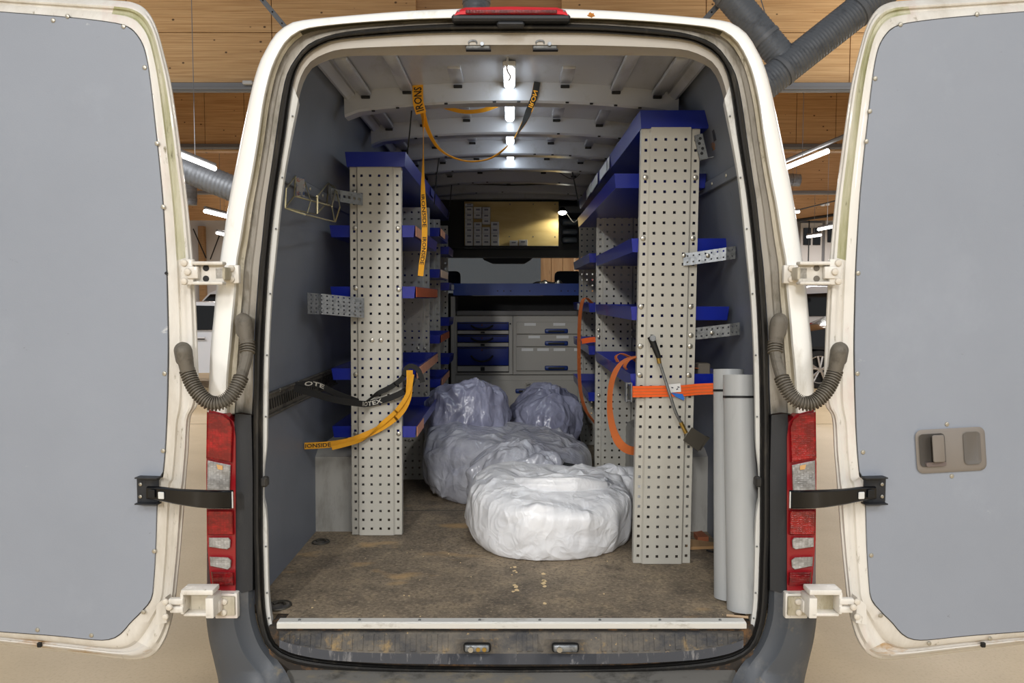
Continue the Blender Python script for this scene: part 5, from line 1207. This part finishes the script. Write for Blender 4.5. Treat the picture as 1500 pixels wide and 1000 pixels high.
# ================================================================== grey pipes at the right
def pipe(label, pb_, pt_, r, by):
    o = thing('plastic_pipe', label, 'pipe', pb_, 'grey plastic pipes'); pb_ = Vector(pb_); pt_ = Vector(pt_); d = (pt_ - pb_).normalized()
    q = MB(); n = 28; a = d.orthogonal().normalized(); b = d.cross(a)
    def ring(p, rr): return [p + (a * math.cos(2 * math.pi * i / n) + b * math.sin(2 * math.pi * i / n)) * rr for i in range(n)]
    q.grid([ring(pb_ + d * .012, r - .004), ring(pb_, r - .004), ring(pb_, r), ring(pt_, r), ring(pt_, r - .004), ring(pt_ - d * .3, r - .004)], closed=True); q.build('tube', m_pvc, o, smooth=40)
    c = pb_.lerp(pt_, by); q = MB(); q.cyl(c - d * .004, c + d * .004, r + .0015, n=28); q.build('cable_tie', m_black, o)
    return o
pipe('nearest grey plastic pipe leaning against right wall', (P(1089, 900, .12).x, .12, F), P(1083, 549, .22), .0555, .905)
pipe('rear grey plastic pipe behind the nearest pipe', (P(1079, 884, .20).x - .02, .22, F), P(1067, 541, .33), .0535, .905)

# small things on the floor
o = thing('wood_scrap', 'thin wooden board lying behind the right upright', 'board', PZ(1030, 800, F), None)
q = MB(); q.prism([PZ(x, y, F) + Vector((0, 0, .002)) for x, y in ((1008, 793), (1047, 799), (1047, 804), (1004, 806))], (0, 0, .012)); q.build('plank', m_wooddark, o)
q = MB(); q.prism([PZ(x, y, F) + Vector((0, 0, .002)) for x, y in ((1016, 786), (1028, 784), (1038, 793), (1022, 794))], (0, 0, .02)); q.build('offcut', mat('reddish_offcut', srgb(160, 96, 64), .7), o)
q = MB(); p0 = PZ(1064, 903, F); p1 = PZ(1096, 906, F); q.cyl(p0 + Vector((0, 0, .005)), p1 + Vector((0, 0, .005)), .0045, n=8); tag(q.build('wooden_stick', mat('pale_stick', srgb(176, 150, 120), .7), at=p0), 'short pale stick by the right end of sill', 'stick')
q = MB(); pts = [PZ(1035, 808, F), PZ(1050, 812, F), PZ(1062, 820, F), PZ(1067, 812, F), PZ(1068, 796, F)]; q.tube(catmull([p + Vector((0, 0, .006)) for p in pts], 24), .004, 8); tag(q.build('cable', m_black, at=pts[0], smooth=60), 'short black cable end on floor beside the pipes', 'cable')
for i, (px, py, sc_) in enumerate(((470, 794, 1.), (409, 887, 1.1))):
    c = PZ(px, py, F) + Vector((0, 0, .0015)); q = MB(); q.tube([c + Vector((math.cos(k / 24 * 2 * math.pi) * .036 * sc_, math.sin(k / 24 * 2 * math.pi) * .036 * sc_, 0)) for k in range(25)], .004, 6, cap=False); LE = q.build('lashing_eye', m_plate, VAN)
    q = MB(); q.cyl(c, c + Vector((0, 0, .001)), .032 * sc_, n=20); q.build('eye_recess', m_step, LE)
    q = MB(); q.tube(catmull([c + Vector((-.02, 0, .004)), c + Vector((-.01, .012, .008)), c + Vector((.012, .01, .008)), c + Vector((.02, 0, .004))], 12), .005, 8); q.build('eye_ring', m_plate, LE)
for k in range(34):
    if k < 16: px, py = (random.gauss(752, 3.2), random.uniform(828, 868)) if k % 3 else (random.gauss(796, 2), random.uniform(832, 885))
    else: px, py = random.uniform(430, 1060), random.uniform(800, 908)
    c = PZ(px, py, F); q = MB(); r_ = random.uniform(.003, .011) if k < 16 else random.uniform(.0015, .004); pts = [c + Vector((math.cos(t) * r_ * random.uniform(.5, 1.2), math.sin(t) * r_ * random.uniform(.6, 1.6), .0006)) for t in [i * math.pi / 4 for i in range(8)]]
    q.prism(pts, (0, 0, .001)); q.build('paint_fleck', mat('pale_paint_fleck', srgb(222, 196, 150), .7), VF, smooth=0)

# ================================================================== wheels wrapped in plastic bags
def crumple(p, sd, k):
    q = Vector((p.x, p.y, p.z * .6)) * k * .8 + Vector((sd * 7.3, sd * 3.1, sd * 5.7)); wv = noise.noise_vector(q * .5)
    r1 = 1 - 2.4 * abs(noise.noise(q * .75 + wv * .8)); r2 = 1 - 2.6 * abs(noise.noise(q * 1.7 + wv * 1.5 + Vector((3, 1, 9)))); r3 = 1 - 2.6 * abs(noise.noise(q * 3.6 + wv * 2.2)); r4 = 1 - 2.6 * abs(noise.noise(q * 7.5 + wv * 3))
    return .95 * r1 + .42 * r2 + .13 * r3 * (.5 + .5 * r2) + .04 * r4
def bag(label, c, rx, ry, rz, sd, m_, tilt=(0, 0, 0), e=.55, amp=.022, k=3.4, knot=None, nu=120, nv=300, dish=0.):
    c = Vector(c); M = Matrix.Rotation(tilt[2], 3, 'Z') @ Matrix.Rotation(tilt[1], 3, 'Y') @ Matrix.Rotation(tilt[0], 3, 'X')
    sp = lambda v, x: math.copysign(abs(v) ** x, v)
    pos = []; nor = []; top = []
    for i in range(nu + 1):
        u = -math.pi / 2 + math.pi * i / nu
        for j in range(nv):
            v = 2 * math.pi * j / nv; cu = sp(math.cos(u), e); su = sp(math.sin(u), e * 1.1)
            p = Vector((rx * cu * sp(math.cos(v), .92), ry * cu * sp(math.sin(v), .92), rz * su))
            if dish and su > 0: p.z -= dish * max(0, 1 - (cu / .55) ** 2)
            n_ = Vector((p.x / rx ** 2, p.y / ry ** 2, p.z / rz ** 2)).normalized()
            a_ = amp * .62 * crumple(p, sd, k) + amp * 1.3 * noise.noise(p * 2.6 + Vector((sd, 0, 0)))
            pos.append(p + n_ * a_); nor.append(n_); top.append(su)
    A = np.array([tuple(p) for p in pos]); N_ = np.array([tuple(p) for p in nor])
    # long straight folds of the film: tent-shaped ridges and valleys along short segments
    rg = np.random.default_rng(sd * 11 + 3); disp = np.zeros(len(A)); gather = np.array([0.2 * rx, -.15 * ry, rz])
    for c_ in range(190):
        m0 = A[rg.integers(len(A))]; nn_ = m0 / (np.linalg.norm(m0) + 1e-9)
        dr = (m0 - gather) if c_ % 3 else rg.normal(size=3); dr = dr + rg.normal(size=3) * .25 * np.linalg.norm(dr); dr -= nn_ * dr.dot(nn_); dr /= np.linalg.norm(dr) + 1e-9
        big = c_ < 60; L_ = rg.uniform(.14, .34) if big else rg.uniform(.05, .16); w_ = rg.uniform(.022, .05) if big else rg.uniform(.009, .02); am = (rg.uniform(.006, .015) if big else rg.uniform(.0025, .006)) * rg.choice([1, 1, -1]) * (amp / .02)
        rel = A - m0; t_ = rel @ dr; far = rel - np.outer(t_, dr); d_ = np.sqrt(np.maximum(0, (far ** 2).sum(1))); bend = 1 + .5 * np.abs(t_ / L_)
        disp += am * np.maximum(0, 1 - d_ / (w_ * bend)) * np.clip(1.15 - np.abs(t_ / L_) ** 1.5, 0, 1) * (np.abs(t_) < L_ * 1.1)
    A = A + N_ * disp[:, None]
    rows = []
    for i in range(nu + 1):
        r = []
        for j in range(nv):
            p = M @ Vector(A[i * nv + j]) + c
            p.z = max(p.z, F + .004 + .003 * noise.noise(p * 9)); r.append(p)
        rows.append(r)
    o = thing('wrapped_wheel', label, 'bag', (c.x, c.y, F), 'bagged wheels on the van floor')
    q = MB(); q.grid(rows, closed=True); q.build('plastic_bag', m_, o, smooth=28, fix=True)
    if knot:
        kp = Vector(knot[0]); q = MB(); rr = knot[1]; pts = knot[2:]
        path = catmull([Vector(t) for t in pts], 24); rws = []
        for i, p in enumerate(path):
            t = i / 23; d = (path[min(i + 1, 23)] - path[max(i - 1, 0)]).normalized(); a = d.orthogonal().normalized(); b = d.cross(a); w_ = rr * (.8 + .5 * math.sin(math.pi * t)) * (1 if t < .9 else .6)
            rws.append([p + (a * math.cos(g) + b * math.sin(g)) * w_ * (1 + .35 * noise.noise(Vector((math.cos(g) * 2, math.sin(g) * 2, t * 5 + sd)))) for g in [2 * math.pi * h / 28 for h in range(28)]])
        q.grid(rws, closed=True); q.add(rws[0], [list(range(28))]); q.add(rws[-1], [list(range(28))]); q.build('gathered_neck', m_, o, smooth=70)
    return o
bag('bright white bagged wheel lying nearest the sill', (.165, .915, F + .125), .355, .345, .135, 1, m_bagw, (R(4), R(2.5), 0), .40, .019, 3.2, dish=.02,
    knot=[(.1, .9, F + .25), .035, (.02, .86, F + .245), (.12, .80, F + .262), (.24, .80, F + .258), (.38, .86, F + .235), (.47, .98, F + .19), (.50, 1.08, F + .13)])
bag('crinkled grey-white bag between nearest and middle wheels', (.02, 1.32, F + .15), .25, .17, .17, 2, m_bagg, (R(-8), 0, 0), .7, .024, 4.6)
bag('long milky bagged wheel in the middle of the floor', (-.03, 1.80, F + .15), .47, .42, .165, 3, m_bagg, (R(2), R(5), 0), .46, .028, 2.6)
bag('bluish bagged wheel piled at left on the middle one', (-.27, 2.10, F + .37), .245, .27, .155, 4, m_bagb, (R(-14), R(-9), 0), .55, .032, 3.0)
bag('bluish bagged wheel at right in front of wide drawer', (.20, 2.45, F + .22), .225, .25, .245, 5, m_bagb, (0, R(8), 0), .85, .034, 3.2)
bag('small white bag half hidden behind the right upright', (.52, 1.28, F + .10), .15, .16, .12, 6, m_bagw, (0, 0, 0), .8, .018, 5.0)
q = MB(); pts = [P(826, 684, 1.28), P(848, 688, 1.25), P(870, 693, 1.22), P(892, 701, 1.18)]; mb, pa, rr_ = ribbon(pts, Vector((0, -.6, .8)), .05, 30, th=.02); tag(mb.build('rubber_strip', m_tyre, at=pts[0]), 'black tyre tread showing between the white bags', 'tyre')

# stickers on the right wall and rust on the roof edge
for (px, py, w_, h_, m_) in ((1045, 192, .03, .075, m_ink), (1045, 214, .05, .03, mat('orange_mark', srgb(150, 96, 40), .7, spots=[(srgb(96, 100, 112), 60, .45, .55, (1, 1, 1))]))):
    p = PX(px, py, .755); zz = p.z - F; x = wallx(zz); p = PX(px, py, x - .004); q = MB(); q.box(p, (.002, w_, h_), rot=Matrix.Rotation(R(-11), 3, 'Y')); q.build('wall_sticker', m_, VAN)
q = MB(); pts = [P(866 + math.cos(t) * random.uniform(3, 7), 22 + math.sin(t) * random.uniform(2, 4.5), -.0015) for t in [i * math.pi / 7 for i in range(14)]]; q.prism(pts, (0, .001, 0)); q.build('rust_patch', mat('rust', srgb(176, 112, 40), .8, var=.5, vscale=60), VAN)
